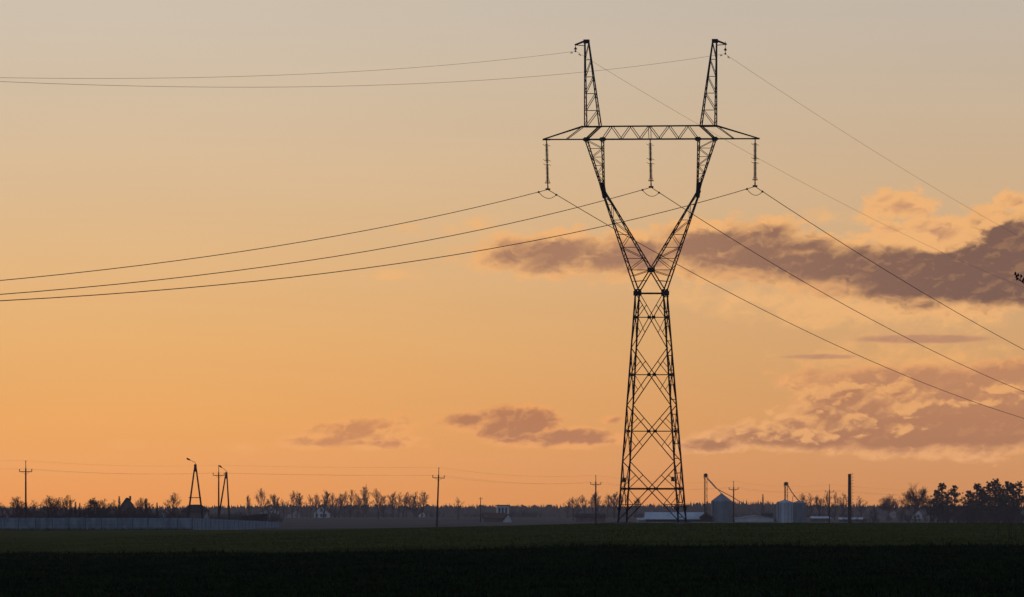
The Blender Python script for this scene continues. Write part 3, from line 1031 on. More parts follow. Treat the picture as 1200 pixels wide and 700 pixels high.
gable_house('dark_gable_shed', 'small dark gabled shed squeezed between the long barn and the lone silo', 827, FY - 6, 3.0, 4.0, 2.0, 3.0, 'shedwood', 'darkroof', .1, True, (), (1, 1), False, cat='shed', over=.2)
gable_house('lean_shed', 'little pale shed at the left end of the long barn', 752, FY + 4, 2.6, 3.0, 1.1, 1.6, 'render2', 'paleroof', .1, False, (), (1, 1), False, cat='shed', over=.15)
gable_house('lean_shed', 'low grey shed behind the right end of the white walled shed', 901, FY + 22, 4.2, 4.0, 2.2, 3.0, 'zincdark', 'darkroof', .05, False, (), (1, 1), False, cat='shed', over=.2)
t = thing('plinth_wall', 'low concrete wall running right from the paired silos past the dark stack', 'wall', foot(976, FY + 10))
t['kind'] = 'thing'
b = MB(); b.box((0, 0, .1), (16, .25, .8)); b.build('panel', M['render2'], t)
b = MB(); b.box((0, 0, .55), (16.2, .36, .1)); b.build('coping', M['concrete'], t)

# dark steel stack with a caged ladder
p = foot(996, 1470)
h = at(996, 555.5, 1470).z - p.z
t = thing('steel_stack', 'tall dark steel stack with a caged ladder up its right side', 'chimney', p)
b = MB(); b.lathe((-.1, 0, 0), [(.62, -.2), (.62, .25), (.52, .3), (.49, h * .5), (.44, h - .1), (.48, h - .1), (.48, h)], 20); b.build('flue', M['rust'], t)
b = MB()
for s in (-.17, .17):
    b.tube([(.55, s, .3), (.55, s, h + .35)], .03, n=4)
    b.tube([(.2, s, h * .3), (.58, s, h * .3)], .03, n=4)
    b.tube([(.2, s, h * .8), (.58, s, h * .8)], .03, n=4)
for i in range(int(h / .45)):
    b.tube([(.55, -.17, .4 + i * .45), (.55, .17, .4 + i * .45)], .02, n=4)
ld = b.build('ladder', M['rust'], t)
for i in range(int(h / .9)):
    z = 1.8 + i * .9
    if z < h + .2:
        b = MB()
        b.tube([(.55, -.17, z)] + [(.55 + .42 * math.sin(a), -.33 * math.cos(a), z) for a in (.35, .9, 1.57, 2.24, 2.79)] + [(.55, .17, z)], .055, n=4)
        b.build('cage_hoop', M['rust'], ld)

# ------------------------------------------------------------------ concrete fence at left
fence = thing('concrete_fence', 'long grey concrete panel fence between the field and the village', 'fence', (0, 0, 0))


def fence_run(p0, p1, n, h0, h1, first_post=True):
    for i in range(n + 1):
        t = i / n
        p = p0.lerp(p1, t)
        h = h0 + (h1 - h0) * t
        d = (p1 - p0)
        rz = math.atan2(d.y, d.x)
        if i or first_post:
            b = MB(); b.box((p.x, p.y, p.z + h / 2 - .2), (.17, .17, h + .5), rz)
            b.box((p.x, p.y, p.z + h + .08), (.22, .22, .06), rz)
            b.build('post', M['concrete2'], fence)
        if i < n:
            q = p0.lerp(p1, (i + 1) / n)
            hq = h0 + (h1 - h0) * (i + 1) / n
            c = (p + q) / 2
            hh = (h + hq) / 2
            L = (q - p).length - .175
            b = MB()
            for s in range(4):
                b.box((c.x, c.y, c.z - .25 + (hh + .25) * (s + .5) / 4), (L, .06 + .02 * (s % 2), (hh + .25) / 4 - .02), rz)
            b.build('panel', M['concrete'], fence)


fa, fb, fc = at(-20, 622.3, 790), at(225, 619.8, 880), at(327.5, 619.6, 1170)
fence_run(fa, fb, 13, 2.02, 1.86)
fence_run(fb, fc, 24, 1.86, 1.48, False)
rnd = random.Random(5)
b = MB()
for i in range(26):
    a, r = rnd.uniform(0, 6.283), rnd.uniform(0, .55)
    x, y = math.cos(a) * r, math.sin(a) * r * .8
    s = rnd.uniform(.12, .25)
    z = .32 * (1 - r / .62)
    b.lathe((x, y, z - s * .5), [(s * .6, 0), (s, s * .4), (s * .7, s * .85), (s * .2, s)], 7)
tag(b.build('soil_heap', M['soil'], loc=at(55.3, 622.2, 785)), 'small dark heap of soil at the foot of the concrete fence', 'heap')


# ------------------------------------------------------------------ village power line
def utility_pole(px, ytop, y, label, lean=0.0, group='utility poles of the village line'):
    p = foot(px, y)
    top = at(px, ytop, y)
    h = top.z - p.z
    t = thing('utility_pole', label, 'utility pole', p, 0, group)
    t.rotation_euler[1] = lean
    b = MB(); b.tube([(0, 0, -.4), (0, 0, h * .5), (0, 0, h - 1.35)], [.19, .155, .125], n=10); b.build('mast', M['pole'], t)
    b = MB(); b.tube([(0, 0, h - 1.6), (0, 0, h - .35)], [.07, .06], n=6); b.build('top_spike', M['pole'], t)
    za = h - 1.95
    b = MB(); b.box((0, -.16, za), (2.3, .11, .13)); arm = b.build('crossarm', M['pole'], t)
    tips = []
    for x, z in ((-1.08, za + .06), (1.08, za + .06), (0, h - .40)):
        b = MB(); b.lathe((x, -.16 if x else 0, z), [(.03, 0), (.03, .1), (.10, .12), (.075, .22), (.10, .26), (.055, .40), (.02, .44)], 10)
        b.build('insulator', M['glass_ins'], t)
        tips.append(t.matrix_basis @ Vector((x, -.16 if x else 0, z + .42)) if False else p + Vector((x + lean * (z + .4), -.16 if x else 0, z + .42)))
    for s in (-1, 1):
        b = MB(); b.angle((0, -.14, za - .55), (s * .65, -.14, za - .05), .06); b.build('brace', M['bolt'], t)
    return tips


P = []
P.append(utility_pole(30.2, 540.0, 905, 'leftmost utility pole of the village line, behind the concrete fence'))
P.append(utility_pole(256.3, 545.5, 1000, 'utility pole crowded against the left side of the shorter lamp frame'))
P.append(utility_pole(511.8, 548.0, 960, 'slightly leaning utility pole standing alone against the open sky', .035))
P.append(utility_pole(698.2, 557.0, 1085, 'utility pole just left of the big pylon'))
P.append(utility_pole(859.7, 564.0, 1215, 'utility pole in front of the lone grain silo'))
P.append(utility_pole(972.0, 568.0, 1340, 'short looking utility pole between the paired silos and the dark stack'))
ends_l = [q + Vector((-34, -12, .2)) for q in P[0]]
ends_r = [q + Vector((62, 130, -.4)) for q in P[-1]]


def sag(p, q, s, n=14):
    return [p.lerp(q, i / n) - Vector((0, 0, 4 * s * (i / n) * (1 - i / n))) for i in range(n + 1)]


for j, nm in enumerate(('thin village wire tied to the left ends of the pole crossarms', 'thin village wire tied to the right ends of the pole crossarms', 'thin village wire running along the tops of the poles')):
    chain = [ends_l[j]] + [q[j] for q in P] + [ends_r[j]]
    pts = []
    for a, c in zip(chain[:-1], chain[1:]):
        seg = sag(a, c, (c - a).length ** 2 / 19000.0)
        pts += seg if not pts else seg[1:]
    b = MB(); b.tube(pts, .0085, n=5)
    tag(b.build('overhead_wire', M['thin_wire']), nm, 'wire', 'village overhead wires')


def small_pole(px, ytop, y, label):
    p = foot(px, y)
    h = at(px, ytop, y).z - p.z
    t = thing('service_pole', label, 'utility pole', p, 0, 'dim service poles beyond the field')
    b = MB(); b.tube([(0, 0, -.3), (0, 0, h)], [.17, .11], n=8); b.build('mast', M['pole'], t)
    b = MB(); b.box((0, -.12, h - .5), (1.1, .09, .1)); b.build('crossarm', M['pole'], t)
    for x in (-.5, .5):
        b = MB(); b.lathe((x, -.12, h - .45), [(.03, 0), (.08, .08), (.05, .24), (.02, .28)], 8); b.build('insulator', M['glass_ins'], t)


small_pole(443.8, 599.5, 2050, 'dim pole low on the far field right of the white gabled houses')
small_pole(563.2, 583.0, 1650, 'thin pole whose tip clears the wood just left of the white block')
small_pole(672.0, 596.0, 1900, 'dim pole against the far wood above the low barn')
small_pole(536.8, 604.0, 2000, 'faint short pole on the far field right of the leaning utility pole')


def lamp_frame(label, top, l, r, bar, head, elbow, block, y):
    """two spread legs, a cap block and a lamp on a slanting arm"""
    c = at(top[0], top[1], y)
    base = Vector((c.x, c.y, ground_z(c.x, y)))
    t = thing('lamp_frame', label, 'street lamp', base, 0, 'A-frame lamp posts')
    for e in (l, r):
        q = at(e[0], e[1], y)
        s = at(top[0] + (-.6 if e is l else .6), top[1] + 2, y)
        d = (q - s)
        q = s + d * ((s.z - base.z + .3) / (s.z - q.z))
        b = MB(); b.tube([s - base, q - base], [.13, .19], n=10); b.build('leg', M['pole'], t)
    if bar:
        u0, u1 = at(bar[0], bar[2], y) - base, at(bar[1], bar[2], y) - base
        b = MB(); b.box(((u0.x + u1.x) / 2, -.14, u0.z), (u1.x - u0.x + .2, .12, .14)); b.build('crossbar', M['pole'], t)
    z0, z1 = at(top[0], block[1], y).z - base.z, at(top[0], block[0], y).z - base.z
    b = MB(); b.prism([(-.26, z0), (.26, z0), (.23, z1), (-.23, z1)], -.17, .17)
    b.build('cap_block', M['bolt'], t)
    e0, e1 = at(*elbow, y) - base, at(*head, y) - base
    b = MB(); b.tube([(.12, 0, z1 - .2), (.1, 0, z1 + .1), e0], [.05, .045, .04], n=6)
    mid = e0.lerp(e1, .55)
    b.tube([e0, mid], .045, n=6)
    b.build('lamp_arm', M['bolt'], t)
    d = (e1 - mid)
    b = MB(); b.tube([mid - d * .05, mid + d * .15, mid + d * .55, mid + d * .95, mid + d * 1.05], [.05, .12, .17, .15, .06], n=10)
    b.build('lamp_head', M['bolt'], t)


lamp_frame('taller lamp frame of two spread legs with a crossbar, left of its neighbour', (228.9, 544.2), (220.2, 607), (237.6, 607), (221.8, 235.2, 583.4), (218.8, 537.4), (228.0, 541.8), (544.2, 553), 925)
lamp_frame('shorter lamp frame of two spread legs without a crossbar, beside a utility pole', (265.2, 553.4), (256.2, 607), (268.8, 607), None, (256.9, 545.8), (264.2, 551.2), (553.4, 561), 1045)


# ------------------------------------------------------------------ the big pylon
PX0 = 0.068                                   # metres per photo pixel at the pylon
TD = F * PX0
PSI = math.radians(9.5)
TB = Vector(((764.4 - 600) * PX0, TD, EYE - (613.8 - YH) * PX0))
tower = thing('transmission_tower', 'tall dark lattice steel pylon with a Y-shaped head and wide crossbeam', 'pylon', TB)
CP, SP = math.cos(PSI), math.sin(PSI)


def T(px, py, v):
    """pylon point: photo column and row of its mid plane, v metres of depth"""
    z = (613.8 - py) * PX0
    u = (px - (764.4 - (613.8 - py) * 0.0042)) * PX0 / CP
    x, y = u * CP + v * SP, -u * SP + v * CP
    zz = z * (1 + y / TD)                     # keep its height in view while it turns away
    if py < 240:
        zz += u * .0045
    return Vector((x - z * .0042 + 0.0, y, zz))


def half(py):
    return 16.2 + (35.0 - 16.2) * (py - 343.0) / (613.8 - 343.0)


def corner(sx, sy, py):
    a = half(py)
    cx = 764.4 - (613.8 - py) * 0.0042
    return T(cx + sx * a, py, sy * a * PX0)


LEG, BR, RD = .165, .085, .062
for sx in (-1, 1):
    for sy in (-1, 1):
        b = MB()
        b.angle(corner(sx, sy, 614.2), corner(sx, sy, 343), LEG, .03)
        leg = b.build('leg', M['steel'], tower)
        f = MB()
        c = corner(sx, sy, 613.8)
        f.lathe((c.x, c.y, c.z - .5), [(.42, 0), (.36, .5), (.34, .62)], 12)
        f.build('footing', M['footing'], leg)
        if sx > 0 and sy < 0:
            s = MB()
            n = 31
            for i in range(n):
                py = 606 - i * 8.6
                q = corner(sx, sy, py)
                e = Vector((CP, -SP, 0)) * .40 if i % 2 == 0 else Vector((SP, -CP, 0)) * .40
                s.tube([q, q + e], .034, n=5)
                s.tube([q + e, q + e + Vector((0, 0, .05))], .026, n=5)
            s.build('step_bolt', M['bolt'], leg)

LV = [613.8, 541, 475, 408, 343]
CR = [573, 505.5, 439.3, 372]
FACES = [((-1, -1), (1, -1)), ((1, -1), (1, 1)), ((1, 1), (-1, 1)), ((-1, 1), (-1, -1))]
for (a, c) in FACES:
    b = MB()
    for i in range(4):
        y0, y1 = LV[i], LV[i + 1]
        p0, p1, q0, q1 = corner(*a, y0 - (4 if i == 0 else 0)), corner(*c, y0 - (4 if i == 0 else 0)), corner(*a, y1), corner(*c, y1)
        b.angle(p0, q1, BR if i < 3 else .075)
        b.angle(p1, q0, BR if i < 3 else .075)
        yc = CR[i]
        ha, hc = corner(*a, yc), corner(*c, yc)
        mid = (ha + hc) / 2
        b.angle(ha, hc, .17 if i in (0,) else .085)
        # short redundant members from the legs to the diagonals
        for leg_p, dn, upq in ((ha, p0, q0), (hc, p1, q1)):
            b.angle(leg_p, mid.lerp(dn, .5), RD)
            b.angle(leg_p, mid.lerp(upq, .5), RD)
            if i == 0:
                b.angle(leg_p.lerp(dn, .5), mid.lerp(dn, .5), RD)
        b.box(mid, (.26, .26, .22), -PSI)
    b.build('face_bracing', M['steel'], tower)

b = MB()                                      # waist collar with its corner gussets
for (a, c) in FACES:
    b.angle(corner(*a, 344), corner(*c, 344), .17, .04)
for sx in (-1, 1):
    for sy in (-1, 1):
        q = corner(sx, sy, 343)
        b.box(q, (.18, .18, .56), -PSI)
        b.box(q + Vector((.0, -sy * .0, -.05)), (.34, .04, .36), -PSI)
        b.box(q + Vector((.0, .0, .05)), (.04, .34, .36), -PSI)
b.angle(corner(-1, -1, 344), corner(1, 1, 344), .08)
b.angle(corner(1, -1, 344), corner(-1, 1, 344), .08)
b.build('waist_frame', M['steel'], tower)
for (px, py, sx) in ((740.2, 562.5, -1), (787.3, 561.5, 1)):
    q = corner(sx, -1, py) + Vector((.22 * -sx, -.18, 0))
    b = MB(); b.box(q, (.26, .04, .36), -PSI); b.build('warning_plate', M['plate'], tower)
for sx in (-1, 1):
    for sy in (-1, 1):
        q = corner(sx, sy, 597)
        b = MB()
        for i in range(4):
            a = i * 1.571 + .4
            b.tube([q, q + Vector((math.cos(a) * .38, math.sin(a) * .38, .30))], .022, n=4)
        b.box(q, (.26, .26, .09), -PSI)
        b.build('climbing_guard', M['bolt'], tower)


def lattice_arm(b, outer, inner, dep, stations, chord, lace):
    """box lattice: polylines outer/inner as (px, py) samplers by row, dep half depth by row"""
    prev = None
    for i, py in enumerate(stations):
        d = dep(py)
        pts = {('o', s): T(outer(py), py, s * d) for s in (-1, 1)}
        pts.update({('i', s): T(inner(py), py, s * d) for s in (-1, 1)})
        if prev:
            for key in pts:
                b.angle(prev[key], pts[key], chord, chord * .2)
            for s in (-1, 1):
                if i % 2:
                    b.angle(prev[('o', s)], pts[('i', s)], lace)
                else:
                    b.angle(prev[('i', s)], pts[('o', s)], lace)
            for sd in ('o', 'i'):
                m = [prev[(sd, -1)].lerp(pts[(sd, -1)], q) for q in (0, .5, 1)], [prev[(sd, 1)].lerp(pts[(sd, 1)], q) for q in (0, .5, 1)]
                b.angle(m[0][0], m[1][1], lace)
                b.angle(m[1][1], m[0][2], lace)
        for s in (-1, 1):
            b.angle(pts[('o', s)], pts[('i', s)], lace)
        for sd in ('o', 'i'):
            b.angle(pts[(sd, -1)], pts[(sd, 1)], lace)
        prev = pts


def pl(*pts):
    ys = [p[1] for p in pts]
    xs = [p[0] for p in pts]
    return lambda y: interp(ys, xs, y)


for side in (-1, 1):
    mir = (lambda x: x) if side < 0 else (lambda x: 2 * 763.0 - x)
    mir2 = (lambda x: x) if side < 0 else (lambda x: 2 * 762.4 - x)
    # lower half of the arm: waist corner and crotch up to the pinched elbow
    b = MB()
    o1 = pl((mir(705.8), 224), (mir(747.1), 343))
    i1 = pl((mir(708.6), 224), (mir(763.0), 316.5))
    dep = pl((.30, 224), (.95, 316.5), (1.1, 343))
    lattice_arm(b, o1, i1, dep, [224, 240, 258, 275, 290, 303, 316.5], .115, .058)
    for s in (-1, 1):
        b.angle(T(o1(316.5), 316.5, s * dep(316.5)), T(o1(343), 343, s * 1.1), .13, .03)
        b.angle(T(763.0, 316.5, s * .95), T(mir(747.1), 343, s * 1.1), .12, .03)
        b.angle(T(763.0, 316.5, s * .95), T(o1(324), 324, s * 1.0), .06)
        b.angle(T(o1(330), 330, s), T(mir(755.5), 329, s), .06)
    b.angle(T(763.0, 316.5, -.95), T(763.0, 316.5, .95), .09)
    for s in (-1, 1):
        q = T(763.0 + side * 1.0, 316.5, s * .95)
        b.box(q, (.20, .05, .40), -PSI)
    arm = b.build('arm', M['steel'], tower)
    # upper half: elbow up to the crossbeam
    b = MB()
    o2 = pl((mir2(687.2), 164), (mir2(704.6), 218), (mir2(706.2), 226))
    i2 = pl((mir2(706.3), 164), (mir2(707.6), 212), (mir2(708.4), 226))
    dep2 = pl((.65, 164), (.36, 214), (.30, 226))
    lattice_arm(b, o2, i2, dep2, [164, 174, 184, 194, 204, 214, 224], .11, .055)
    b.build('upper_arm', M['steel'], tower)
    b = MB()                                  # elbow gussets
    for s in (-1, 1):
        q0, q1 = T(mir2(705.3), 214, s * .34), T(mir(708.8), 232, s * .33)
        b.angle(q0, q1, .30, .05)
        b.angle(T(mir2(706.6), 214, s * .34), T(mir(709.6), 231, s * .33), .22, .05)
    b.build('elbow_gusset', M['steel'], arm)
    # earth-wire peak
    b = MB()
    o3 = pl((mir2(685.6), 50), (mir2(686.6), 149))
    i3 = pl((mir2(690.2), 50), (mir2(703.8), 149))
    dep3 = pl((.16, 50), (.65, 149))
    st = [149, 129.4, 109.6, 90, 70, 50]
    prev = None
    for i, py in enumerate(st):
        d = dep3(py)
        cur = {(q, s): T((o3 if q == 'o' else i3)(py), py, s * d) for q in 'oi' for s in (-1, 1)}
        if prev:
            for key in cur:
                b.angle(prev[key], cur[key], .115, .025)
            for s in (-1, 1):
                b.angle(prev[('o', s)], cur[('i', s)], .06)
            for q in 'oi':
                m0, m1 = prev[(q, -1)].lerp(cur[(q, -1)], .5), prev[(q, 1)].lerp(cur[(q, 1)], .5)
                b.angle(prev[(q, -1)], m1, .05)
                b.angle(m1, cur[(q, -1)], .05)
                b.angle(m0, m1, .05)
        for s in (-1, 1):
            b.angle(cur[('o', s)], cur[('i', s)], .07)
        for q in 'oi':
            b.angle(cur[(q, -1)], cur[(q, 1)], .05)
        prev = cur
    peak = b.build('peak', M['steel'], tower)
    b = MB()
    topc, tip = T(mir2(687.5), 48.5, 0), T(mir2(674.0), 52.6, 0)
    b.box(topc, (.46, .36, .30), -PSI)
    for s in (-1, 1):
        b.angle(topc + Vector((0, s * .12, .08)), tip, .17, .05)
        b.angle(T(mir2(686), 53.5, s * .12), tip, .07)
    b.build('peak_bracket', M['steel'], peak)

# crossbeam
b = MB()
YB, YT = 163.2, 147.6
dz = .65
bot = [687.2, 706.3, 728, 750, 772.5, 795, 817.6, 837.4]
top = [703.8, 717, 739, 761.2, 784, 806, 820.6]
for s in (-1, 1):
    b.angle(T(687.2, YB, s * dz), T(837.4, YB, s * dz), .15, .03)
    b.angle(T(684.5, YT + .6, s * dz), T(838.5, YT, s * dz), .14, .03)
    for i, x in enumerate(top):
        if i == 0:
            b.angle(T(bot[0], YB, s * dz), T(top[0], YT, s * dz), .13, .03)
            b.angle(T(bot[1], YB, s * dz), T(top[1], YT, s * dz), .07)
        elif i < 6:
            b.angle(T(top[i], YT, s * dz), T(bot[i], YB, s * dz), .07) if i > 1 else None
            b.angle(T(top[i], YT, s * dz), T(bot[i + 1], YB, s * dz), .07)
        else:
            b.angle(T(top[6], YT, s * dz), T(bot[7], YB, s * dz), .13, .03)
    b.angle(T(761.2, YT, s * dz), T(761.8, YB, s * dz), .06)
    # tapering ends
    for sg, xb, xt, xi, xt2 in ((637.0, 687.2, 684.5, 664, 684.5), (888.0, 837.4, 838.5, 859.5, 838.5)):
        b.angle(T(xb, YB, s * dz), T(sg, YB, s * .12), .13, .03)
        b.angle(T(xt, YT, s * dz), T(sg, YB - .4, s * .12), .11, .025)
        b.angle(T(xi, YB, s * (dz + .12) * .5 + s * .05), T(xt2, YT, s * dz), .07)
    for x in (687.2, 706.3, 817.6, 837.4):
        b.box(T(x, YB, s * dz), (.34, .05, .20), -PSI)
        b.box(T(x, YB, s * dz), (.18, .06, .34), -PSI)
for i in range(len(bot) - 1):
    s = 1 if i % 2 else -1
    b.angle(T(bot[i], YB, -s * dz), T(bot[i + 1], YB, s * dz), .06)
    b.angle(T(bot[i], YB, -dz), T(bot[i], YB, dz), .06)
for i in range(len(top)):
    b.angle(T(top[i], YT, -dz), T(top[i], YT, dz), .06)
    if i:
        s = 1 if i % 2 else -1
        b.angle(T(top[i - 1], YT, -s * dz), T(top[i], YT, s * dz), .06)
for xb, sg in ((687.2, 637.0), (837.4, 888.0)):
    for q in range(4):
        t0, t1 = q / 4, (q + 1) / 4
        d0, d1 = dz + (.12 - dz) * t0, dz + (.12 - dz) * t1
        s = 1 if q % 2 else -1
        b.angle(T(xb + (sg - xb) * t0, YB, -s * d0), T(xb + (sg - xb) * t1, YB, s * d1), .055)
b.angle(T(636.0, YB, 0), T(645, YB, 0), .16, .05)
b.angle(T(889.2, YB, 0), T(880, YB, 0), .16, .05)
b.build('crossbeam', M['steel'], tower)
bpy.context.view_layer.update()

# suspension insulators
CL = {}
INS = [(640.6, 642.0, 221.6, 'left end of the pylon crossbeam'), (761.9, 763.0, 219.0, 'middle of the pylon crossbeam'), (884.0, 884.8, 218.0, 'right end of the pylon crossbeam')]
for (x0, x1, yb, where) in INS:
    top_p = TB + T(x0, YB + 1.0, 0)
    bot_w = at(x1, yb, top_p.y)
    t = thing('insulator_string', 'brown insulator string hanging from the ' + where, 'insulator', top_p, 0, 'suspension insulators')
    e = bot_w - top_p
    L = e.length
    dn = e.normalized()
    b = MB()
    b.tube([(0, 0, .1), dn * (L - .1)], .045, n=6)
    n = 30
    z0, z1 = .30, L - .62
    for i in range(n):
        s = z0 + (z1 - z0) * i / (n - 1)
        if abs(i - n // 2) < 1:
            continue
        q = dn * s
        b.tube([q - dn * .03, q - dn * .012, q + dn * .012, q + dn * .04], [.05, .13, .14, .06], n=10)
    b.build('disc_stack', M['glass_ins'], t, smooth=True)
    for s, wd in ((z0 + .10, .30), ((z0 + z1) / 2 - .17, .30), ((z0 + z1) / 2 + .17, .30)):
        b = MB()
        q = dn * s
        b.tube([q + Vector((-wd, -.05, .08)), q + Vector((-wd * .6, -.02, 0)), q + Vector((wd * .6, .02, 0)), q + Vector((wd, .05, -.06))], .02, n=5)
        b.build('arcing_horn', M['bolt'], t)
    b = MB()
    q = dn * (L - .48)
    b.tube([q + Vector((math.cos(a) * .20, math.sin(a) * .20, 0)) for a in [6.283 * i / 16 for i in range(17)]], .03, n=5)
    b.tube([q + Vector((-.2, 0, 0)), q + Vector((.2, 0, 0))], .02, n=5)
    b.tube([q + Vector((-.17, 0, 0)), q + Vector((-.12, 0, .25))], .015, n=4)
    b.tube([q + Vector((.17, 0, 0)), q + Vector((.12, 0, .25))], .015, n=4)
    b.build('grading_ring', M['bolt'], t)
    b = MB()
    q = dn * L
    b.box((q.x, q.y, q.z - .02), (.36, .14, .14), .3)
    b.box((q.x, q.y, q.z + .14), (.09, .07, .24), .3)
    b.build('clamp', M['bolt'], t)
    CL[where] = bot_w

AZR, AZL = math.radians(17.7), math.radians(-162.3)


def span(p0, az, a, c, s1, n=40):
    return [p0 + Vector((math.sin(az) * s, math.cos(az) * s, a * s + c * s * s)) for s in [s1 * i / n for i in range(n + 1)]]


COND = [('left end of the pylon crossbeam', (-.138088, .000265), (-.11992, .000201), 'phase conductor hanging below the left end of the pylon crossbeam'),
        ('middle of the pylon crossbeam', (-.141271, .000273), (-.122179, .000209), 'phase conductor passing through the pylon window below mid crossbeam'),
        ('right end of the pylon crossbeam', (-.139183, .000265), (-.112176, .00015), 'phase conductor hanging below the right end of the pylon crossbeam')]
for where, la, ra, lab in COND:
    p0 = CL[where] - Vector((0, 0, .05))
    b = MB()
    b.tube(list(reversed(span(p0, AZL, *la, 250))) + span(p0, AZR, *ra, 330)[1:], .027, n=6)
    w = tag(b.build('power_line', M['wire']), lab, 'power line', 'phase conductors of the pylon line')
    pl_, pr_ = span(p0, AZL, *la, 2.4, 1)[1], span(p0, AZR, *ra, 2.4, 1)[1]
    # the damping loop that hangs below each clamp, and its two dark grips
    pl_, pr_ = span(p0, AZL, *la, 2.45, 1)[1], span(p0, AZR, *ra, 2.3, 1)[1]
    b = MB()
    for q in (pl_, pr_):
        b.lathe((q.x, q.y, q.z - .09), [(.04, 0), (.085, .04), (.085, .12), (.04, .16)], 8)
    b.build('wire_grip', M['bolt'], w)
    b = MB(); b.tube(sag(pl_, pr_, .40, 12), .024, n=5); b.build('damper_loop', M['wire'], w)

EARTH = [((674.6, 53.2), 60.2, (-.123705, .000216), (-.094593, .000151), 'left', 'thin earth wire running from the left peak of the pylon'),
         ((849.4, 49.6), 63.2, (-.127937, .000228), (-.094163, .000134), 'right', 'thin earth wire running from the right peak of the pylon')]
for (hx, hy), yw, la, ra, nm, lab in EARTH:
    tp = TB + T(hx, hy, 0)
    tp.z += .02
    pw = at(hx, yw, tp.y)
    t = thing('earth_wire_hanger', 'small hanging clamp holding the earth wire at the %s pylon peak' % nm, 'hanger', tp, 0, 'earth wire hangers')
    L = (tp - pw).length
    b = MB(); b.tube([(0, 0, 0), (0, 0, -L)], .025, n=5)
    b.build('rod', M['bolt'], t)
    b = MB(); b.lathe((0, 0, -L * .75), [(.03, 0), (.13, .03), (.10, .12), (.04, .2)], 10); b.build('disc', M['glass_ins'], t)
    b = MB()
    b.box((0, 0, -L), (.12, .3, .12))
    b.build('clamp', M['bolt'], t)
    b = MB()
    b.tube(list(reversed(span(pw, AZL, *la, 250))) + span(pw, AZR, *ra, 330)[1:], .0105, n=5)
    w = tag(b.build('earth_wire', M['thin_wire']), lab, 'earth wire', 'earth wires of the pylon line')
    b = MB()
    for az, ab in ((AZL, la), (AZR, ra)):
        q = span(pw, az, *ab, 1.1, 1)[1]
        d = Vector((math.sin(az), math.cos(az), ab[0]))
        b.tube([q - d * .22 - Vector((0, 0, .10)), q - d * .12 - Vector((0, 0, .09)), q + d * .12 - Vector((0, 0, .09)), q + d * .22 - Vector((0, 0, .10))], [.045, .02, .02, .045], n=6)
        b.tube([q, q - Vector((0, 0, .09))], .02, n=4)
    b.build('vibration_damper', M['bolt'], w)

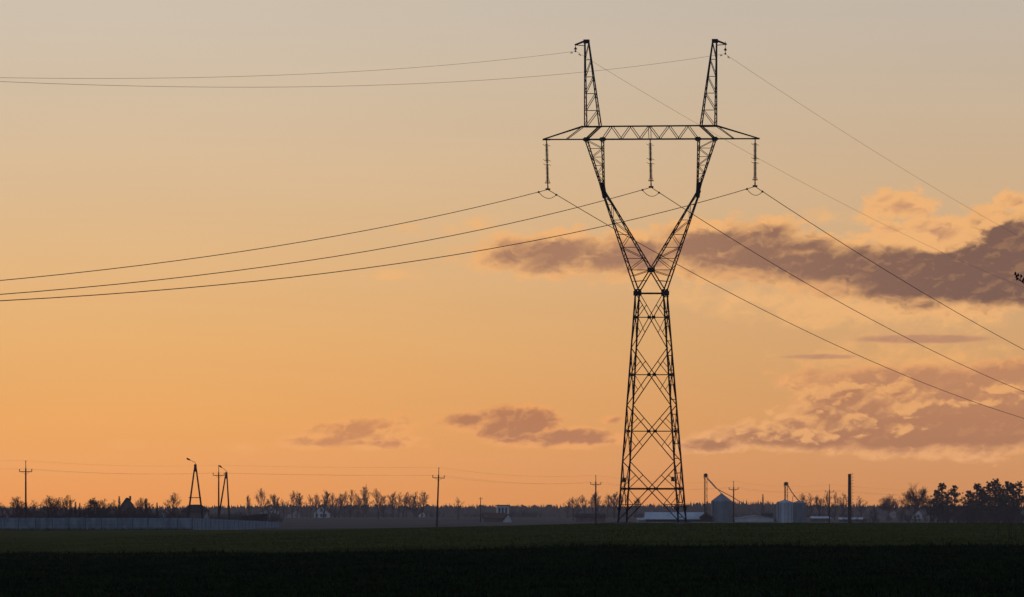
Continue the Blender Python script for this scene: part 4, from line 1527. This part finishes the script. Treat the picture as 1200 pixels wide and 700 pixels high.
# ------------------------------------------------------------------ trees
LG, MG, RG = 'trees behind the concrete fence', 'bare trees above the far wood', 'trees of the right-hand grove'
for a in [
    ('bare1', 3, 588, 1160, 'low spreading bare tree cut by the left frame edge', LG, 1.1),
    ('bare3', 15, 581, 1150, 'taller many-stemmed bare tree left of the leftmost utility pole', LG, 1.3),
    ('bare4', 34, 588, 1200, 'small bare tree just right of the leftmost utility pole', LG, 1.2),
    ('bare1', 54, 579.5, 1140, 'wide bare tree behind the soil heap, left one of a touching pair', LG, 1.35),
    ('bare3', 67, 582, 1170, 'bushy bare tree behind the soil heap, right one of a touching pair', LG, 1.4),
    ('bare0', 76, 579.5, 1210, 'taller loose bare tree beside a dark spruce', LG, 1.1),
    ('spruce', 82.5, 585.5, 1190, 'dark spruce beside the taller loose bare tree', LG, 1.2),
    ('spruce', 88.5, 588, 1230, 'small dark spruce, left of the even smaller one', LG, 1.0),
    ('spruce', 93.5, 589.5, 1240, 'smallest dark spruce in the gap between bare trees', LG, 1.0),
    ('thuja', 108, 583.5, 1160, 'broad dark evergreen bush rising above the fence in mid village', LG, 1.0),
    ('bare4', 120, 585, 1210, 'pale open bare tree right of the broad dark evergreen bush', LG, 1.5),
    ('bare1', 130, 585, 1220, 'low wide bare tree left of the narrow spruce by the pointed roof', LG, 1.3),
    ('spruce', 139.7, 581.5, 1260, 'narrow spruce touching the pointed dark roof', LG, .9),
    ('bare0', 160.5, 582.5, 1260, 'bare tree behind the right slope of the pointed dark roof', LG, 1.2),
    ('spruce', 171, 584, 1220, 'dark spruce right of the pointed dark roof', LG, 1.3),
    ('spruce', 184, 589, 1300, 'little spruce in the gap left of the tall round bare tree', LG, 1.0),
    ('bare0', 198.5, 576.5, 1380, 'tall round bare tree standing clear left of the lamp frames', LG, 1.15),
    ('bare0', 23, 583, 1300, 'rounded bare tree touching the leftmost utility pole on its left', LG, 1.2),
    ('bare1', 44, 585, 1290, 'low rounded bare tree between the leftmost utility pole and the soil heap', LG, 1.3),
    ('bare2', 61, 580.5, 1310, 'narrow bare tree directly above the soil heap', LG, 1.3),
    ('bare1', 112, 582, 1320, 'bare tree showing twigs over the broad dark evergreen bush', LG, 1.3),
    ('bare4', 126, 583.5, 1300, 'wide twiggy bare tree midway between the evergreen bush and the pointed roof', LG, 1.6),
    ('bare3', 166, 584, 1350, 'many-stemmed bare tree between the pointed roof and the tall round bare tree', LG, 1.4),
    ('bare4', 27, 592, 1120, 'low dark thicket tree at the foot of the leftmost utility pole', LG, 1.6),
    ('bare3', 100, 593, 1110, 'low shrubby bare tree in front of the pale long house', LG, 1.8),
    ('bare1', 150, 594, 1120, 'low shrubby bare tree in front of the pointed roof house', LG, 1.7),
    ('bare3', 208, 594, 1280, 'low shrubby bare tree beside the broad roofed dark house', LG, 1.5),
    ('slim', 293, 579, 2450, 'thin faint sapling alone left of the lollipop shaped tree', MG, .9),
    ('bare0', 309, 571.5, 2380, 'tall lollipop shaped bare tree behind the white house with two windows', MG, .95),
    ('bare3', 318, 578.5, 2420, 'shorter bare tree touching the lollipop shaped one', MG, 1.1),
    ('slim', 325, 578, 2430, 'slim bare tree between the lollipop shaped one and a round pair', MG, 1.2),
    ('bare1', 333, 584, 2460, 'lowest bare bush tree left of the round pair', MG, 1.0),
    ('bare0', 342, 574.5, 2420, 'left tree of a round bare pair above the pale cottage', MG, .9),
    ('bare2', 348, 574.5, 2440, 'right tree of a round bare pair above the pale cottage', MG, 1.0),
    ('bare1', 364, 578.5, 2400, 'low bare tree left of the white house with three openings', MG, .8),
    ('bare2', 370.5, 577, 2420, 'bare tree directly behind the white house with three openings', MG, 1.0),
    ('slim', 379, 573.5, 2410, 'slim pointed bare tree over the white house with three openings', MG, 1.5),
    ('bare0', 387, 577, 2440, 'rounded bare tree right of the slim pointed one', MG, .8),
    ('bare2', 398, 576, 2400, 'left tree in a tight clump of three bare trees', MG, .95),
    ('bare0', 403.5, 575, 2420, 'middle tree in a tight clump of three bare trees', MG, .75),
    ('bare3', 409.5, 573, 2390, 'right and tallest tree in a tight clump of three bare trees', MG, .9),
    ('slim', 419.5, 580, 2430, 'small bare tree right of the tight clump of three', MG, 1.3),
    ('bare2', 430, 566.5, 2360, 'tallest vase shaped bare tree on the far skyline', MG, .9),
    ('bare0', 443.5, 572, 2380, 'rounded bare tree leaning on the tallest vase shaped one', MG, .95),
    ('bare1', 355, 584.5, 2440, 'low bush-like bare tree between the round pair and the next low tree', MG, 1.4),
    ('bare3', 392, 583, 2440, 'low bushy bare tree at the left foot of the tight clump of three', MG, 1.5),
    ('bare4', 425, 582.5, 2430, 'low bushy bare tree just left of the tallest vase shaped one', MG, 1.4),
    ('bare3', 450, 580, 2420, 'low many-stemmed bare tree right of the rounded leaning one', MG, 1.2),
    ('bare1', 472, 581, 2380, 'low wide bush tree in the left half of the long hedge-like row', MG, 1.5),
    ('bare3', 489, 580.5, 2380, 'low wide bush tree in the right half of the long hedge-like row', MG, 1.5),
    ('slim', 460.5, 575.5, 2430, 'slim bare tree at the left end of the long hedge-like row', MG, 1.4),
    ('bare1', 467.5, 576, 2410, 'second tree of the long hedge-like row before the leaning pole', MG, .8),
    ('bare0', 476, 576, 2420, 'middle tree of the long hedge-like row before the leaning pole', MG, .9),
    ('bare4', 485, 575, 2400, 'fourth tree of the long hedge-like row before the leaning pole', MG, .9),
    ('bare2', 494, 573.5, 2390, 'leaning right end tree of the long hedge-like row', MG, 1.1),
    ('bare1', 537, 582, 2500, 'low flat-topped bare tree alone right of the leaning pole', MG, .9),
    ('bare1', 665, 584, 2500, 'lowest bare tree, left end of the row left of the pylon', MG, .9),
    ('bare0', 671.5, 582, 2480, 'second bare tree in the row left of the pylon', MG, .9),
    ('bare4', 678, 581, 2460, 'third bare tree in the row left of the pylon', MG, .9),
    ('bare0', 686, 579.5, 2440, 'fourth bare tree in the row, just before the utility pole', MG, .95),
    ('bare2', 695, 580, 2460, 'bare tree right behind the utility pole left of the pylon', MG, .9),
    ('slim', 702.5, 575.5, 2400, 'slim bare tree just right of the utility pole by the pylon', MG, 1.6),
    ('bare2', 711, 577.5, 2420, 'narrow bare tree midway between the utility pole and the pylon', MG, .9),
    ('slim', 719.5, 575.5, 2400, 'slim pointed bare tree close to the pylon left legs', MG, 1.6),
    ('bare2', 726, 577, 2420, 'bare tree seen through the left legs of the pylon', MG, .9),
    ('slim', 744, 582, 2500, 'thin bare tree seen inside the pylon base', MG, 1.4),
    ('spruce', 894, 579, 2900, 'single spruce tip clear of the wood left of the paired silos', MG, .8),
    ('bare0', 944.5, 577.5, 2050, 'left rounded bare tree of a pair behind the paired silos', MG, 1.0),
    ('bare1', 950.5, 577, 2080, 'right rounded bare tree of a pair behind the paired silos', MG, .8),
    ('slim', 962, 579.5, 2150, 'small faint bare tree left of the short looking utility pole', MG, 1.5),
    ('bare0', 971, 577, 2050, 'bare tree directly behind the short looking utility pole', MG, .95),
    ('bare1', 978, 575.5, 2040, 'rounded bare tree right of the short looking utility pole', MG, .8),
    ('bare4', 986, 576.5, 2060, 'bare tree left of the dark stack, next to it', MG, .95),
    ('bare1', 1009.5, 580.5, 2080, 'low domed bare tree right of the dark stack', MG, .95),
    ('broad', 1041, 577.5, 2000, 'flat umbrella shaped bare tree between the stack and the wide bare tree', MG, .95),
    ('broad', 1073, 564.5, 1500, 'wide bare tree with a clear trunk, largest of the leafless trees', RG, .85),
    ('bare3', 1024, 594, 1750, 'low bare bush tree on the field edge right of the stack', RG, 1.3),
    ('bare4', 1055, 596, 1700, 'low bare bush tree left of the wide bare tree trunk', RG, 1.3),
    ('bare2', 1090, 583, 1620, 'narrow bare tree between the wide bare tree and the pines', RG, 1.1),
    ('pine1', 1099, 574.5, 1540, 'dark pine at the left edge of the grove, half as tall again bushy', RG, 1.0),
    ('pine0', 1105.5, 565.5, 1500, 'tallest pine at the left side of the grove with a stepped crown', RG, 1.1),
    ('pine2', 1119, 568.5, 1510, 'slender pine with an open crown in the gap of the grove', RG, 1.1),
    ('bare3', 1127, 586, 1580, 'low bare tree in the gap right of the slender pine', RG, 1.4),
    ('pine1', 1134, 574.5, 1530, 'shorter spreading pine right of the gap in the grove', RG, .95),
    ('pine0', 1143.5, 566, 1500, 'open pine with ragged crown in the middle of the grove', RG, 1.1),
    ('bare2', 1149, 566.5, 1560, 'bare tree showing twigs between the middle pines', RG, .9),
    ('pine3', 1160, 564, 1490, 'dense dark pine left of the tallest pine', RG, 1.15),
    ('pine3', 1167.5, 560.5, 1480, 'tallest densest pine of the whole grove', RG, 1.05),
    ('bare0', 1175, 564, 1580, 'bare tree with thin twigs behind the tallest densest pine', RG, .8),
    ('pine1', 1182.5, 563.5, 1500, 'bushy pine second from the right frame edge', RG, .95),
    ('pine3', 1194, 563.5, 1480, 'dark pine cut by the right frame edge', RG, 1.0),
    ('pine3', 1094, 584, 1560, 'lowest bushy pine in front of the narrow bare tree', RG, 1.2),
    ('pine1', 1112, 578, 1530, 'dark pine filling the space between the stepped crown pine and the slender one', RG, 1.1),
    ('pine3', 1139, 579, 1540, 'low dark pine under the open ragged pine', RG, 1.2),
    ('pine1', 1152, 573, 1520, 'medium pine wedged between the open ragged pine and the dense dark one', RG, 1.1),
    ('pine1', 1176, 572, 1530, 'medium dark pine filling the gap right of the tallest densest pine', RG, 1.1),
    ('pine0', 1188.5, 566, 1540, 'thin topped pine between the two pines at the right frame edge', RG, 1.1),
    ('bare3', 1110, 594, 1560, 'leafless undergrowth tree beneath the stepped crown pine', RG, 1.5),
    ('bare4', 1155, 594, 1560, 'leafless undergrowth tree beneath the dense dark pine', RG, 1.6),
    ('bare3', 1187, 592, 1560, 'leafless undergrowth tree beneath the bushy pine', RG, 1.5),
]:
    tree(*a)

# bare twigs at the right edge of the near field
rnd = random.Random(91)
p = foot(1176, 196)
t = thing('bare_shrub', 'sparse leafless shrub standing in the near field by the right frame edge', 'shrub', p)
b = MB(); c = MB()
for i in range(9):
    x = rnd.uniform(-.75, .75)
    d = Vector((rnd.uniform(-.35, .35), rnd.uniform(-.3, .3), 1)).normalized()
    h = rnd.uniform(.6, 1.15)
    b.tube([(x, 0, -.05), Vector((x, 0, 0)) + d * h * .4], [.014, .011], n=5)
    branch(c, rnd, Vector((x, 0, 0)) + d * h * .4, d, h * .6, .009, 2, 4, .6, (0, 0, 4, 3), up=.1)
b.build('trunk', M['bark'], t)
c.build('crown', M['twig'], t)

# a roadside tree just outside the frame; one budding twig reaches in
p = foot(1258, 60)
t = thing('roadside_tree', 'budding twig of a roadside tree poking in at the right frame edge', 'tree', p)
b = MB()
b.tube([(0, 0, -.1), (.05, 0, 2.2), (.0, 0, 4.2), (.1, 0, 6.0)], [.11, .09, .065, .03], n=9)
b.build('trunk', M['bark'], t)
tipw = at(1190, 323.5, 60) - p
c = MB()
for (z, dxx, ln) in ((2.6, .5, 1.2), (3.2, .3, 1.4), (4.4, .8, 1.2), (5.0, .4, 1.1), (5.6, .6, .9)):
    branch(c, rnd, Vector((.03, 0, z)), Vector((dxx, rnd.uniform(-.6, .6), .8)).normalized(), ln, .03, 1, 3, .6, (0, 4, 4, 3), up=.1)
o = Vector((.0, 0, 3.75))
pts = [o, o.lerp(tipw, .4) + Vector((0, .05, -.03)), o.lerp(tipw, .8) + Vector((0, 0, .02)), tipw]
c.tube(pts, [.022, .014, .008, .004], n=6)
for i in range(7):
    q = o.lerp(tipw, .84 + .026 * i) + Vector((0, 0, .01))
    e = q + Vector((rnd.uniform(-.06, .02), rnd.uniform(-.05, .05), rnd.uniform(-.05, .06)))
    c.tube([q, e], [.004, .003], n=4)
    c.tube([e - Vector((.012, 0, .01)), e, e + Vector((.0, 0, .016)), e + Vector((-.004, 0, .03))], [.004, .015, .013, .003], n=6)
c.build('crown', M['twig'], t)

# ------------------------------------------------------------------ evening haze
hz = MB()
hz.box((0, 2165, 20.5), (3600, 5130, 53))
m = bpy.data.materials.new('evening_haze')
m.use_nodes = True
nt = m.node_tree
for n in list(nt.nodes):
    if n.type != 'OUTPUT_MATERIAL':
        nt.nodes.remove(n)
pv = nt.nodes.new('ShaderNodeVolumePrincipled')
pv.inputs['Color'].default_value = (0.92, 0.84, 0.88, 1)
pv.inputs['Density'].default_value = HAZE_DENSITY
pv.inputs['Anisotropy'].default_value = 0.25
out = [n for n in nt.nodes if n.type == 'OUTPUT_MATERIAL'][0]
nt.links.new(pv.outputs[0], out.inputs['Volume'])
tag(hz.build('haze', m), kind='stuff')
